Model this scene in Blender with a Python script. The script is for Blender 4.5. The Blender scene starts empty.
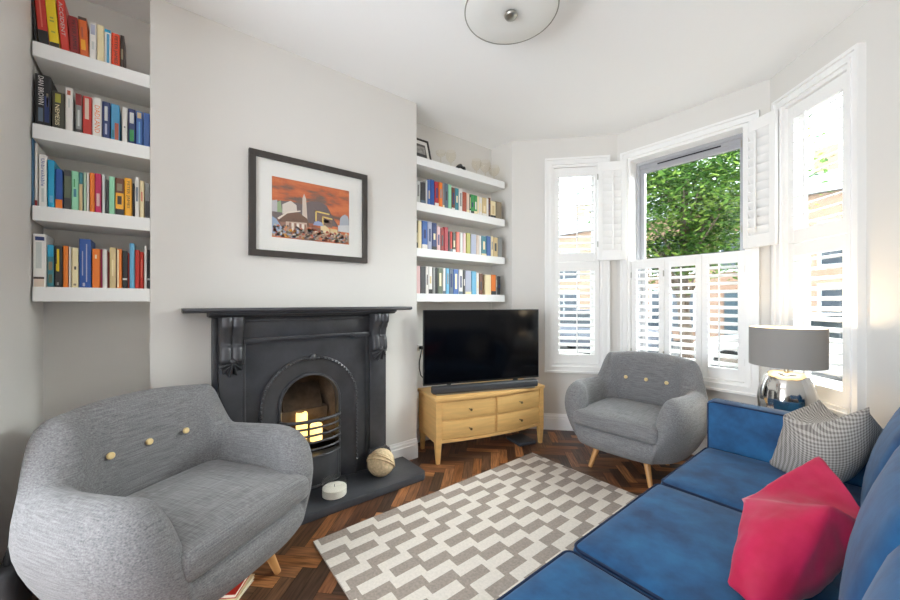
import bpy, bmesh, math, random
from mathutils import Vector, Matrix, noise
PI = math.pi
S = bpy.context.scene
C = S.collection
random.seed(7)
def R(a): return math.radians(a)
def lin(c):
    return tuple(((x/255)/12.92 if x/255 <= .04045 else ((x/255+.055)/1.055)**2.4) for x in c)

# ------------------------------------------------------------------ materials
def mat(name, rgb, rough=.5, metal=0, spec=.5, var=0, vscale=(8,8,8), bump=0, bscale=60, sheen=0, coat=0, emit=None, estr=0, alt=None, stretch=None, detail=4):
    m = bpy.data.materials.new(name); m.use_nodes = True
    nt = m.node_tree; b = nt.nodes['Principled BSDF']
    c = lin(rgb)
    b.inputs['Base Color'].default_value = (*c, 1)
    b.inputs['Roughness'].default_value = rough
    b.inputs['Metallic'].default_value = metal
    b.inputs['Specular IOR Level'].default_value = spec
    if sheen:
        b.inputs['Sheen Weight'].default_value = sheen; b.inputs['Sheen Roughness'].default_value = .4
    if coat: b.inputs['Coat Weight'].default_value = coat; b.inputs['Coat Roughness'].default_value = .1
    if emit:
        b.inputs['Emission Color'].default_value = (*lin(emit), 1); b.inputs['Emission Strength'].default_value = estr
    if var or bump:
        tc = nt.nodes.new('ShaderNodeTexCoord')
        mp = nt.nodes.new('ShaderNodeMapping'); mp.inputs['Scale'].default_value = vscale
        nt.links.new(tc.outputs['Object'], mp.inputs['Vector'])
        if var:
            n = nt.nodes.new('ShaderNodeTexNoise'); n.inputs['Scale'].default_value = 1; n.inputs['Detail'].default_value = detail
            n.inputs['Roughness'].default_value = .6
            nt.links.new(mp.outputs[0], n.inputs['Vector'])
            r = nt.nodes.new('ShaderNodeValToRGB')
            d = lin(alt) if alt else tuple(x*(1-var) for x in c)
            e = c if alt else tuple(min(1, x*(1+var)) for x in c)
            r.color_ramp.elements[0].position = .3; r.color_ramp.elements[1].position = .7
            r.color_ramp.elements[0].color = (*d, 1); r.color_ramp.elements[1].color = (*e, 1)
            nt.links.new(n.outputs['Fac'], r.inputs['Fac']); nt.links.new(r.outputs[0], b.inputs['Base Color'])
        if bump:
            n2 = nt.nodes.new('ShaderNodeTexNoise'); n2.inputs['Scale'].default_value = bscale; n2.inputs['Detail'].default_value = 3
            nt.links.new(tc.outputs['Object'], n2.inputs['Vector'])
            bp = nt.nodes.new('ShaderNodeBump'); bp.inputs['Strength'].default_value = bump; bp.inputs['Distance'].default_value = .004
            nt.links.new(n2.outputs['Fac'], bp.inputs['Height']); nt.links.new(bp.outputs[0], b.inputs['Normal'])
    return m
M = {}
M['wall'] = mat('wall_paint', (222,219,214), .85, bump=.05, bscale=200)
M['ceiling'] = mat('ceiling_paint', (248,248,247), .9)
M['trim'] = mat('white_gloss_paint', (241,240,238), .35)
M['shelf'] = mat('white_shelf_paint', (240,240,238), .45)
M['shutter'] = mat('white_shutter_paint', (243,242,240), .4)
M['sash'] = mat('grey_sash_paint', (172,172,176), .4)
M['dark'] = mat('black_plastic', (22,22,23), .4)
M['iron'] = mat('blackened_cast_iron', (70,70,73), .36, metal=.35, var=.25, vscale=(6,6,6), bump=.15, bscale=90)
M['slate'] = mat('dark_slate', (66,68,73), .42, var=.18, vscale=(9,9,9), bump=.2, bscale=60)
M['brick'] = mat('sooty_fire_brick', (92,76,62), .9, var=.4, vscale=(14,14,14), bump=.5, bscale=40)
M['oak'] = mat('honey_oak', (218,174,110), .42, var=.12, vscale=(3,3,40), bump=.05, bscale=40)
M['oakh'] = mat('honey_oak_drawer', (220,178,112), .42, var=.1, vscale=(4,30,50), bump=.05)
M['beech'] = mat('beech_leg', (204,150,92), .4, var=.1, vscale=(40,40,4))
M['button'] = mat('pale_gold_button', (222,196,140), .45)
M['screen'] = mat('tv_glass', (6,6,8), .12, spec=.3)
M['knob'] = mat('wood_knob', (214,172,108), .4)
M['brass'] = mat('dark_brass', (110,90,60), .35, metal=.8)
M['chrome'] = mat('polished_silver', (215,213,210), .09, metal=1)
M['nickel'] = mat('brushed_nickel', (170,168,160), .3, metal=1)
M['rope'] = mat('natural_jute', (206,184,148), .9, var=.25, vscale=(60,60,60), bump=.5, bscale=160)
M['wax'] = mat('cream_wax', (244,240,228), .5)
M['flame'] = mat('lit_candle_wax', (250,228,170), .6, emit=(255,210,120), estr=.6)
M['cream'] = mat('cream_paper', (240,234,218), .8)
M['white'] = mat('white_card', (236,235,230), .7)
M['frame'] = mat('dark_brown_frame', (62,56,52), .45, var=.2, vscale=(30,30,3))
M['sofa'] = mat('blue_velvet', (28,98,148), .75, var=.35, vscale=(7,7,7), sheen=.12, bump=.1, bscale=20, alt=(11,57,100))
M['piping'] = mat('dark_blue_piping', (14,38,72), .8)
M['pink'] = mat('pink_velvet', (204,30,86), .7, var=.3, vscale=(7,7,7), sheen=.2, alt=(180,10,60), bump=.15, bscale=25)
M['basket'] = mat('charcoal_cloth', (52,52,54), .9, bump=.3, bscale=120)
M['shadec'] = mat('grey_lampshade_fabric', (150,146,142), .8, bump=.2, bscale=220)
M['shadei'] = mat('cream_shade_lining', (245,232,205), .8)
M['bulb'] = mat('lamp_bulb', (255,240,210), .5, emit=(255,225,170), estr=2.0)
M['plaster_black'] = mat('black_rubber', (14,14,14), .6)
M['gutter'] = mat('black_vent', (25,25,26), .6)
def fabric():
    m = bpy.data.materials.new('grey_marl_weave'); m.use_nodes = True
    nt = m.node_tree; b = nt.nodes['Principled BSDF']; b.inputs['Roughness'].default_value = .9
    b.inputs['Sheen Weight'].default_value = .15
    tc = nt.nodes.new('ShaderNodeTexCoord'); prev = None
    r = nt.nodes.new('ShaderNodeValToRGB')
    def nz(scale, sc):
        mp = nt.nodes.new('ShaderNodeMapping'); mp.inputs['Scale'].default_value = scale
        n = nt.nodes.new('ShaderNodeTexNoise'); n.inputs['Scale'].default_value = sc; n.inputs['Detail'].default_value = 3
        nt.links.new(tc.outputs['Object'], mp.inputs[0]); nt.links.new(mp.outputs[0], n.inputs['Vector']); return n
    a = nz((7,200,200), 1.2); c = nz((200,7,200), 1.2)
    mx = nt.nodes.new('ShaderNodeMath'); mx.operation = 'ADD'
    nt.links.new(a.outputs['Fac'], mx.inputs[0]); nt.links.new(c.outputs['Fac'], mx.inputs[1])
    h = nt.nodes.new('ShaderNodeMath'); h.operation = 'MULTIPLY'; h.inputs[1].default_value = .5
    nt.links.new(mx.outputs[0], h.inputs[0]); nt.links.new(h.outputs[0], r.inputs['Fac'])
    r.color_ramp.elements[0].position = .34; r.color_ramp.elements[1].position = .66
    r.color_ramp.elements[0].color = (*lin((92,92,94)), 1); r.color_ramp.elements[1].color = (*lin((140,139,140)), 1)
    nt.links.new(r.outputs[0], b.inputs['Base Color'])
    bp = nt.nodes.new('ShaderNodeBump'); bp.inputs['Strength'].default_value = .25; bp.inputs['Distance'].default_value = .003
    nt.links.new(h.outputs[0], bp.inputs['Height']); nt.links.new(bp.outputs[0], b.inputs['Normal'])
    return m
M['grey'] = fabric()
def houndstooth():
    m = bpy.data.materials.new('grey_houndstooth'); m.use_nodes = True
    nt = m.node_tree; b = nt.nodes['Principled BSDF']; b.inputs['Roughness'].default_value = .95
    uv = nt.nodes.new('ShaderNodeUVMap')
    sep = nt.nodes.new('ShaderNodeSeparateXYZ'); nt.links.new(uv.outputs[0], sep.inputs[0])
    def sq(sock, f):
        k = nt.nodes.new('ShaderNodeMath'); k.operation = 'MULTIPLY'; k.inputs[1].default_value = f; nt.links.new(sock, k.inputs[0])
        fr = nt.nodes.new('ShaderNodeMath'); fr.operation = 'FRACT'; nt.links.new(k.outputs[0], fr.inputs[0])
        g = nt.nodes.new('ShaderNodeMath'); g.operation = 'GREATER_THAN'; g.inputs[1].default_value = .5; nt.links.new(fr.outputs[0], g.inputs[0]); return g
    a = sq(sep.outputs[0], 32); c = sq(sep.outputs[1], 32)
    ad = nt.nodes.new('ShaderNodeMath'); ad.operation = 'ADD'; nt.links.new(a.outputs[0], ad.inputs[0]); nt.links.new(c.outputs[0], ad.inputs[1])
    h = nt.nodes.new('ShaderNodeMath'); h.operation = 'MULTIPLY'; h.inputs[1].default_value = .5; nt.links.new(ad.outputs[0], h.inputs[0])
    r = nt.nodes.new('ShaderNodeValToRGB'); nt.links.new(h.outputs[0], r.inputs['Fac'])
    r.color_ramp.elements[0].color = (*lin((188,182,174)), 1); r.color_ramp.elements[1].color = (*lin((118,112,108)), 1)
    nt.links.new(r.outputs[0], b.inputs['Base Color']); return m
M['hound'] = houndstooth()
def glass(name, tint=(255,255,255), fac=.08, rough=.0):
    m = bpy.data.materials.new(name); m.use_nodes = True; nt = m.node_tree; nt.nodes.clear()
    o = nt.nodes.new('ShaderNodeOutputMaterial'); t = nt.nodes.new('ShaderNodeBsdfTransparent'); t.inputs[0].default_value = (*lin(tint), 1)
    g = nt.nodes.new('ShaderNodeBsdfGlossy'); g.inputs['Roughness'].default_value = rough
    fr = nt.nodes.new('ShaderNodeFresnel'); fr.inputs['IOR'].default_value = 1.45
    ge = nt.nodes.new('ShaderNodeNewGeometry'); iv = nt.nodes.new('ShaderNodeMath'); iv.operation = 'SUBTRACT'; iv.inputs[0].default_value = 1
    ml = nt.nodes.new('ShaderNodeMath'); ml.operation = 'MULTIPLY'; nt.links.new(ge.outputs['Backfacing'], iv.inputs[1]); nt.links.new(iv.outputs[0], ml.inputs[0]); nt.links.new(fr.outputs[0], ml.inputs[1])
    mx = nt.nodes.new('ShaderNodeMixShader'); nt.links.new(ml.outputs[0], mx.inputs[0])
    nt.links.new(t.outputs[0], mx.inputs[1]); nt.links.new(g.outputs[0], mx.inputs[2]); nt.links.new(mx.outputs[0], o.inputs[0]); return m
M['glass'] = glass('dimming_tint_glass',(206,210,210))  # bay panes: grey tint added to dim the daylight and the outside view
M['jar'] = glass('jar_glass', (253,253,252))
M['vase'] = glass('champagne_glass', (252,250,245))
def translucent(name, rgb, mixf=.4):
    m = bpy.data.materials.new(name); m.use_nodes = True; nt = m.node_tree; nt.nodes.clear()
    o = nt.nodes.new('ShaderNodeOutputMaterial'); d = nt.nodes.new('ShaderNodeBsdfDiffuse'); t = nt.nodes.new('ShaderNodeBsdfTranslucent')
    d.inputs[0].default_value = (*lin(rgb), 1); t.inputs[0].default_value = (*lin(rgb), 1)
    mx = nt.nodes.new('ShaderNodeMixShader'); mx.inputs[0].default_value = mixf
    nt.links.new(d.outputs[0], mx.inputs[1]); nt.links.new(t.outputs[0], mx.inputs[2]); nt.links.new(mx.outputs[0], o.inputs[0]); return m
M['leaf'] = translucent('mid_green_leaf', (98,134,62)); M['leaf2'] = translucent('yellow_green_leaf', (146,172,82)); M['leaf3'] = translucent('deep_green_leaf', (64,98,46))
M['diffuser'] = translucent('opal_diffuser', (244,244,240), .15)

# ------------------------------------------------------------------ mesh builder
XF = {}
class MB:
    def __init__(s): s.bm = bmesh.new(); s.cur = 0
    def _add(s, tmp, M4=None):
        if M4 is not None: bmesh.ops.transform(tmp, matrix=M4, verts=tmp.verts)
        me = bpy.data.meshes.new('t'); tmp.to_mesh(me); tmp.free()
        n = len(s.bm.faces); s.bm.from_mesh(me); bpy.data.meshes.remove(me)
        s.bm.faces.ensure_lookup_table()
        for f in s.bm.faces[n:]: f.material_index = s.cur
        return s
    def box(s, x0,x1,y0,y1,z0,z1, bev=0, M4=None, seg=2):
        t = bmesh.new(); bmesh.ops.create_cube(t, size=1)
        bmesh.ops.transform(t, matrix=Matrix.Translation(((x0+x1)/2,(y0+y1)/2,(z0+z1)/2)) @ Matrix.Diagonal((abs(x1-x0),abs(y1-y0),abs(z1-z0),1)), verts=t.verts)
        if bev: bmesh.ops.bevel(t, geom=t.edges[:], offset=bev, segments=seg, affect='EDGES', profile=.5)
        return s._add(t, M4)
    def poly(s, vs, fs, M4=None):
        t = bmesh.new(); v = [t.verts.new(p) for p in vs]
        for f in fs:
            try: t.faces.new([v[i] for i in f])
            except ValueError: pass
        return s._add(t, M4)
    def prism(s, pts, a, b, axis='z', M4=None, bev=0):
        def P(p, h): return {'z': (p[0],p[1],h), 'y': (p[0],h,p[1]), 'x': (h,p[0],p[1])}[axis]
        n = len(pts); t = bmesh.new()
        v = [t.verts.new(P(p,a)) for p in pts] + [t.verts.new(P(p,b)) for p in pts]
        t.faces.new(v[:n][::-1]); t.faces.new(v[n:])
        for i in range(n): t.faces.new((v[i], v[(i+1)%n], v[n+(i+1)%n], v[n+i]))
        bmesh.ops.recalc_face_normals(t, faces=t.faces[:])
        if bev: bmesh.ops.bevel(t, geom=t.edges[:], offset=bev, segments=2, affect='EDGES', profile=.5)
        return s._add(t, M4)
    def lathe(s, prof, seg=32, M4=None, mod=None, cap=True):
        vs = []; fs = []
        for i,(r,z) in enumerate(prof):
            for k in range(seg):
                a = 2*PI*k/seg; rr = r*(mod(a,z) if mod else 1)
                vs.append((rr*math.cos(a), rr*math.sin(a), z))
        for i in range(len(prof)-1):
            for k in range(seg):
                fs.append((i*seg+k, i*seg+(k+1)%seg, (i+1)*seg+(k+1)%seg, (i+1)*seg+k))
        if cap:
            fs.append(tuple(range(seg))[::-1]); fs.append(tuple((len(prof)-1)*seg+k for k in range(seg)))
        return s.poly(vs, fs, M4)
    def tube(s, pts, r, seg=8, closed=False, M4=None, cap=True):
        pts = [Vector(p) for p in pts]; n = len(pts); vs = []; fs = []
        rr = r if isinstance(r,(list,tuple)) else [r]*n
        up = None
        for i,p in enumerate(pts):
            if closed: d = pts[(i+1)%n]-pts[i-1]
            else: d = pts[min(i+1,n-1)]-pts[max(i-1,0)]
            d.normalize()
            if up is None:
                up = Vector((0,0,1)) if abs(d.z) < .9 else Vector((1,0,0))
            a = d.cross(up); 
            if a.length < 1e-6: a = d.cross(Vector((0,1,0)))
            a.normalize(); b = a.cross(d); b.normalize(); up = b
            for k in range(seg):
                t = 2*PI*k/seg; vs.append(p + rr[i]*(math.cos(t)*a + math.sin(t)*b))
        m = n if closed else n-1
        for i in range(m):
            for k in range(seg):
                j = (i+1)%n; fs.append((i*seg+k, i*seg+(k+1)%seg, j*seg+(k+1)%seg, j*seg+k))
        if not closed and cap:
            fs.append(tuple(range(seg))[::-1]); fs.append(tuple((n-1)*seg+k for k in range(seg)))
        return s.poly(vs, fs, M4)
    def sphere(s, c, r, u=16, v=10, M4=None):
        t = bmesh.new(); bmesh.ops.create_uvsphere(t, u_segments=u, v_segments=v, radius=1)
        rr = r if isinstance(r,(tuple,list)) else (r,r,r)
        bmesh.ops.transform(t, matrix=Matrix.Translation(c) @ Matrix.Diagonal((*rr,1)), verts=t.verts)
        return s._add(t, M4)
    def rbox(s, c, size, r, n=8, crown=0, crownb=0, M4=None):
        t = bmesh.new(); bmesh.ops.create_cube(t, size=2)
        bmesh.ops.subdivide_edges(t, edges=t.edges[:], cuts=n, use_grid_fill=True)
        hx,hy,hz = [q/2 for q in size]
        # concentrate vertices near the edges so the rounding is smooth
        for v in t.verts:
            q = [math.copysign(1-(1-abs(a))**1.6, a) if abs(a) < 1 else a for a in v.co]
            p = Vector((q[0]*hx, q[1]*hy, q[2]*hz))
            inn = Vector((max(-hx+r,min(hx-r,p.x)), max(-hy+r,min(hy-r,p.y)), max(-hz+r,min(hz-r,p.z))))
            d = p-inn
            p = inn + (d.normalized()*r if d.length > 1e-9 else d)
            w = (1-(p.x/hx)**2)*(1-(p.y/hy)**2)
            if p.z > 0: p.z += crown*w*(p.z/hz)
            else: p.z -= crownb*w*(-p.z/hz)
            v.co = p + Vector(c)
        return s._add(t, M4)
    def m(s, i): s.cur = i; return s
    def build(s, name, mats, parent=None, world=False, smooth=None, sub=0, uv=False):
        bm = s.bm
        bmesh.ops.recalc_face_normals(bm, faces=bm.faces[:])
        if parent is not None and world:
            bmesh.ops.transform(bm, matrix=XF[parent.name].inverted(), verts=bm.verts)
        me = bpy.data.meshes.new(name); bm.to_mesh(me); bm.free()
        for m in (mats if isinstance(mats,(list,tuple)) else [mats]): me.materials.append(M[m] if isinstance(m,str) else m)
        o = bpy.data.objects.new(name, me); C.objects.link(o)
        if smooth:
            for p in me.polygons: p.use_smooth = True
            if smooth is not True and smooth < 180:
                try: me.set_sharp_from_angle(angle=R(smooth))
                except Exception: pass
        if sub:
            md = o.modifiers.new('sub','SUBSURF'); md.levels = sub; md.render_levels = sub
        if parent is not None:
            o.parent = parent; XF[o.name] = XF[parent.name]
        else: XF[o.name] = Matrix()
        return o
def thing(name, label, cat, loc=(0,0,0), rz=0, group=None):
    o = bpy.data.objects.new(name, None); C.objects.link(o); o.empty_display_size = .1
    o.location = loc; o.rotation_euler = (0,0,rz)
    XF[o.name] = Matrix.Translation(loc) @ Matrix.Rotation(rz,4,'Z')
    o['label'] = label; o['category'] = cat
    if group: o['group'] = group
    return o
def tag(o, label, cat, group=None, kind=None):
    o['label'] = label; o['category'] = cat
    if group: o['group'] = group
    if kind: o['kind'] = kind
    return o
def struct(o, label=None, cat=None):
    o['kind'] = 'structure'
    if label: o['label'] = label
    if cat: o['category'] = cat
    return o
def recenter(o):
    # move a top-level mesh's origin to the base of its own geometry
    me = o.data; xs = [v.co for v in me.vertices]
    c = Vector(((min(p.x for p in xs)+max(p.x for p in xs))/2, (min(p.y for p in xs)+max(p.y for p in xs))/2, min(p.z for p in xs)))
    me.transform(Matrix.Translation(-c)); o.location = c; XF[o.name] = Matrix.Translation(c); return o
SKY, SUN, SANG, LAMP, EXPO = 3.0, 12, 50, 1.2, 1.95
# ------------------------------------------------------------------ the room
H = 2.785
P1, P2, P3, P4 = (-2.39,2.68), (-1.676,3.34), (-.59,3.345), (.13,2.63)
BX, AX, RX = -2.40, -2.65, .33          # chimney breast face, alcove back, right wall
FC = .755                               # fireplace centre line
# floor: herringbone boards laid in one mesh, each board its own wood colour
def make_floor():
    x0,x1,y0,y1 = -2.66,.34,-2.2,3.36
    poly_ok = lambda x,y: x0 <= x <= x1 and y0 <= y <= y1
    w, L = .066, .264
    vs = []; fs = []; cols = []
    rng = random.Random(3)
    pal = [(146,96,60),(118,76,50),(166,112,70),(92,64,48),(186,130,84),(132,88,60),(78,58,48),(150,104,70),(112,82,62),(100,68,50)]
    c45 = math.cos(PI/4)
    g = .0012
    def add(cx, cy, ang):
        ca, sa = math.cos(ang), math.sin(ang)
        X, Y = cx*c45-cy*c45, cx*c45+cy*c45
        if not (x0-.3 < X+.0 < x1+.3 and y0-.3 < Y < y1+.3): return
        pts = []
        for (u,v) in ((-L/2+g,-w/2+g),(L/2-g,-w/2+g),(L/2-g,w/2-g),(-L/2+g,w/2-g)):
            px, py = cx+u*ca-v*sa, cy+u*sa+v*ca
            qx, qy = px*c45-py*c45, px*c45+py*c45
            pts.append((max(x0,min(x1,qx)), max(y0,min(y1,qy)), 0))
        a = abs((pts[2][0]-pts[0][0])*(pts[3][1]-pts[1][1])-(pts[3][0]-pts[1][0])*(pts[2][1]-pts[0][1]))
        if a < 1e-5: return
        n = len(vs); vs.extend(pts); fs.append((n,n+1,n+2,n+3))
        b = rng.choice(pal); k = rng.uniform(.85,1.12)
        cols.append((*[q*k for q in lin(b)], ang/(PI/2)+rng.random()*.0))
    # herringbone in the 45-degree frame: horizontal and vertical boards step by w
    n4 = int(L/w)
    for i in range(-160,160):
        for j in range(-30,30):
            bx = i*w + j*L*1.0; by = i*w - j*L*1.0
            add(bx+L/2, by+w/2, 0)
            add(bx+w/2, by+w+L/2, PI/2)
    # dark bed under the boards
    n = len(vs); vs.extend([(x0,y0,-.002),(x1,y0,-.002),(x1,y1,-.002),(x0,y1,-.002)]); fs.append((n,n+1,n+2,n+3)); cols.append((.012,.008,.006,0))
    me = bpy.data.meshes.new('floor'); me.from_pydata(vs, [], fs); me.update()
    at = me.color_attributes.new('board', 'FLOAT_COLOR', 'CORNER')
    for p in me.polygons:
        for li in p.loop_indices: at.data[li].color = cols[p.index]
    m = bpy.data.materials.new('herringbone_oak'); m.use_nodes = True; nt = m.node_tree; b = nt.nodes['Principled BSDF']
    b.inputs['Roughness'].default_value = .38
    a = nt.nodes.new('ShaderNodeAttribute'); a.attribute_name = 'board'
    tc = nt.nodes.new('ShaderNodeTexCoord')
    outs = []
    for rot in (PI/4, -PI/4):
        mp = nt.nodes.new('ShaderNodeMapping'); mp.inputs['Rotation'].default_value = (0,0,rot); mp.inputs['Scale'].default_value = (60,60,1)
        mp2 = nt.nodes.new('ShaderNodeMapping'); mp2.inputs['Scale'].default_value = (1,.07,1)
        n_ = nt.nodes.new('ShaderNodeTexNoise'); n_.inputs['Scale'].default_value = 1.5; n_.inputs['Detail'].default_value = 5
        nt.links.new(tc.outputs['Object'], mp.inputs[0]); nt.links.new(mp.outputs[0], mp2.inputs[0]); nt.links.new(mp2.outputs[0], n_.inputs['Vector']); outs.append(n_)
    mixf = nt.nodes.new('ShaderNodeMix'); nt.links.new(a.outputs['Alpha'], mixf.inputs[0]); nt.links.new(outs[0].outputs['Fac'], mixf.inputs[2]); nt.links.new(outs[1].outputs['Fac'], mixf.inputs[3])
    rp = nt.nodes.new('ShaderNodeValToRGB'); rp.color_ramp.elements[0].position = .3; rp.color_ramp.elements[0].color = (.36,.33,.32,1); rp.color_ramp.elements[1].position = .65; rp.color_ramp.elements[1].color = (1.2,1.15,1.1,1)
    nt.links.new(mixf.outputs[0], rp.inputs['Fac'])
    mu = nt.nodes.new('ShaderNodeMix'); mu.data_type = 'RGBA'; mu.blend_type = 'MULTIPLY'; mu.inputs[0].default_value = 1
    nt.links.new(a.outputs['Color'], mu.inputs[6]); nt.links.new(rp.outputs[0], mu.inputs[7]); nt.links.new(mu.outputs[2], b.inputs['Base Color'])
    bp = nt.nodes.new('ShaderNodeBump'); bp.inputs['Strength'].default_value = .15; bp.inputs['Distance'].default_value = .002
    nt.links.new(mixf.outputs[0], bp.inputs['Height']); nt.links.new(bp.outputs[0], b.inputs['Normal'])
    me.materials.append(m)
    o = bpy.data.objects.new('floor', me); C.objects.link(o); struct(o)
make_floor()
# ceiling
mb = MB(); mb.box(-2.85,.53,-2.2,3.6,H,H+.1); struct(mb.build('ceiling','ceiling'))
# left wall: alcove backs, chimney breast (with the fire opening), return walls
mb = MB()
mb.box(AX-.2,AX,-.55,2.85,0,H)                                             # alcove back wall
oy0, oy1, oz1 = FC-.27, FC+.27, .82                                        # fire opening
mb.box(AX,BX,-.04,oy0,0,H); mb.box(AX,BX,oy1,1.58,0,H); mb.box(AX,BX,oy0,oy1,oz1,H)
struct(mb.build('wall_left','wall'))
mb = MB(); mb.box(AX-.2,-1.85,-.57,-.45,0,H); struct(mb.build('wall_back_left','wall'))
# short return to the right of the alcove, then the three bay walls
mb = MB(); mb.prism([(AX-.2,2.66),(AX,2.66),(P1[0],P1[1]),(P1[0]-.14,P1[1]+.145),(AX-.2,2.86)],0,H); struct(mb.build('wall_return_left','wall'))
def frameM(p, q):
    e = Vector((q[0]-p[0],q[1]-p[1],0)); L = e.length; e.normalize(); o = Vector((-e.y,e.x,0))
    m = Matrix(((e.x,o.x,0,p[0]),(e.y,o.y,0,p[1]),(0,0,1,0),(0,0,0,1))); return m, L
T = .2
def bay_wall(name, p, q, hole, m0, m1, T=T):
    m, L = frameM(p,q); x0,x1,z0,z1 = hole
    mb = MB()
    def seg(a,b,za,zb):
        a2 = a-m0 if a == 0 else a; b2 = b+m1 if b == L else b
        mb.prism([(a,0),(b,0),(b2,T),(a2,T)],za,zb,M4=m)
    seg(0,x0,0,H); seg(x1,L,0,H); seg(x0,x1,0,z0); seg(x0,x1,z1,H)
    struct(mb.build(name,'wall')); return m, L
mi = T*math.tan(R(22.5))
HL = (.373,.836,.612,2.522); HC = (.106,.972,.607,2.52); HR = (.133,.593,.612,2.516)
ML, LL = bay_wall('wall_bay_left', P1, P2, HL, 0, .041, .1)
MC, LC = bay_wall('wall_bay_centre', P2, P3, HC, .035, .035)
MR, LR = bay_wall('wall_bay_right', P3, P4, HR, .041, 0, .1)
mb = MB(); mb.box(P4[0]-.005,RX+.2,2.63,2.83,0,H); struct(mb.build('wall_front_right','wall'))
mb = MB(); mb.box(RX,RX+.2,-2.2,2.65,0,H); struct(mb.build('wall_right','wall'))
# unseen rear of the through room; opening added and sized for fill daylight
ra, rb, rz = -2.0, -.15, 2.35
mb = MB(); mb.box(AX-.2,ra,-2.4,-2.2,0,H); mb.box(rb,RX+.2,-2.4,-2.2,0,H); mb.box(ra,rb,-2.4,-2.2,rz,H); struct(mb.build('wall_back','wall'))
mb = MB(); mb.box(AX-.2,AX,-2.2,-.55,0,H); struct(mb.build('wall_rear_left','wall'))
# skirting boards
def skirt(name, pts):
    mb = MB()
    for (a,b) in zip(pts[:-1],pts[1:]):
        m, L = frameM(a,b)
        mb.prism([(0,0),(-.018,0),(-.018,.105),(-.014,.112),(-.014,.128),(-.009,.137),(-.006,.15),(0,.15)],-.018 if 0 else 0,L,axis='x',M4=m)
    struct(mb.build(name,'trim'))
skirt('baseboard_chimney', [(BX,1.335),(BX,1.58)])
skirt('baseboard_alcove', [(AX,1.58),(AX,2.66)])
skirt('baseboard_return', [(AX,2.66),P1])
skirt('baseboard_bay_left', [P1,P2]); skirt('baseboard_bay_centre', [P2,P3]); skirt('baseboard_bay_right', [P3,P4])
skirt('baseboard_left', [(BX,-.04),(BX,.08)])

# ------------------------------------------------------------------ windows
def rect_frame(mb, m, x0,x1,z0,z1, w, ya, yb, bev=.003):
    # mitred frame, outside x0..x1 z0..z1, width w, from depth ya to yb
    o = [(x0,z0),(x1,z0),(x1,z1),(x0,z1)]; i = [(x0+w,z0+w),(x1-w,z0+w),(x1-w,z1-w),(x0+w,z1-w)]
    for k in range(4):
        l = (k+1)%4
        vs = [(o[k][0],ya,o[k][1]),(o[l][0],ya,o[l][1]),(i[l][0],ya,i[l][1]),(i[k][0],ya,i[k][1]),
              (o[k][0],yb,o[k][1]),(o[l][0],yb,o[l][1]),(i[l][0],yb,i[l][1]),(i[k][0],yb,i[k][1])]
        mb.poly(vs, [(0,1,2,3),(7,6,5,4),(0,4,5,1),(3,2,6,7),(1,5,6,2),(0,3,7,4)], m)
def window(name, m, hole, centre=False):
    x0,x1,z0,z1 = hole
    D = (lambda v: v) if centre else (lambda v: .04+(v-.10)*.5)
    w = bpy.data.objects.new(name, None); C.objects.link(w); w.matrix_world = m @ Matrix.Translation(((x0+x1)/2,0,z0)); XF[w.name] = w.matrix_world.copy(); struct(w)
    mb = MB(); a = .062
    rect_frame(mb, m, x0-a,x1+a,z0-a,z1+a,.018,-.042,.0)
    rect_frame(mb, m, x0-a+.018,x1+a-.018,z0-a+.018,z1+a-.018,.028,-.028,.0)
    rect_frame(mb, m, x0-.016,x1+.016,z0-.016,z1+.016,.016,-.036,.0)
    mb.build('architrave','trim',w,world=True)
    mb = MB(); rect_frame(mb, m, x0,x1,z0,z1,.022,-.02,D(.10)); mb.build('shutter_frame','trim',w,world=True)
    zm = 1.60
    s = 'sash' if centre else 'trim'
    mb = MB(); rect_frame(mb, m, x0,x1,z0,z1,.05,D(.10),D(.19))
    so = mb.build('window_frame', s, w, world=True)
    mb = MB(); rect_frame(mb, m, x0+.05,x1-.05,zm-.02,z1-.05-(.035 if centre else 0),.032,D(.125),D(.165))
    if centre: mb.box(x0+.05,x1-.05,.115,.17,z1-.086,z1-.05,M4=m)
    up = mb.build('upper_sash', s, w, world=True)
    if centre:
        mb = MB(); mb.box(x0+.2,x1-.2,.108,.114,z1-.076,z1-.066,M4=m); mb.build('trickle_vent','gutter',up,world=True)
    mb = MB(); mb.box(x0+.082,x1-.082,D(.143),D(.147),zm+.012,z1-.08-(.035 if centre else 0),M4=m); mb.build('pane','glass',up,world=True)
    mb = MB(); rect_frame(mb, m, x0+.05,x1-.05,z0+.05,zm+.02,.04,D(.15),D(.185)); lo = mb.build('lower_sash', s, w, world=True)
    mb = MB(); mb.box(x0+.09,x1-.09,D(.165),D(.169),z0+.09,zm-.02,M4=m); mb.build('pane','glass',lo,world=True)
    return w
window('window_1', ML, HL); window('window_2', MC, HC, True); window('window_3', MR, HR)
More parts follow.
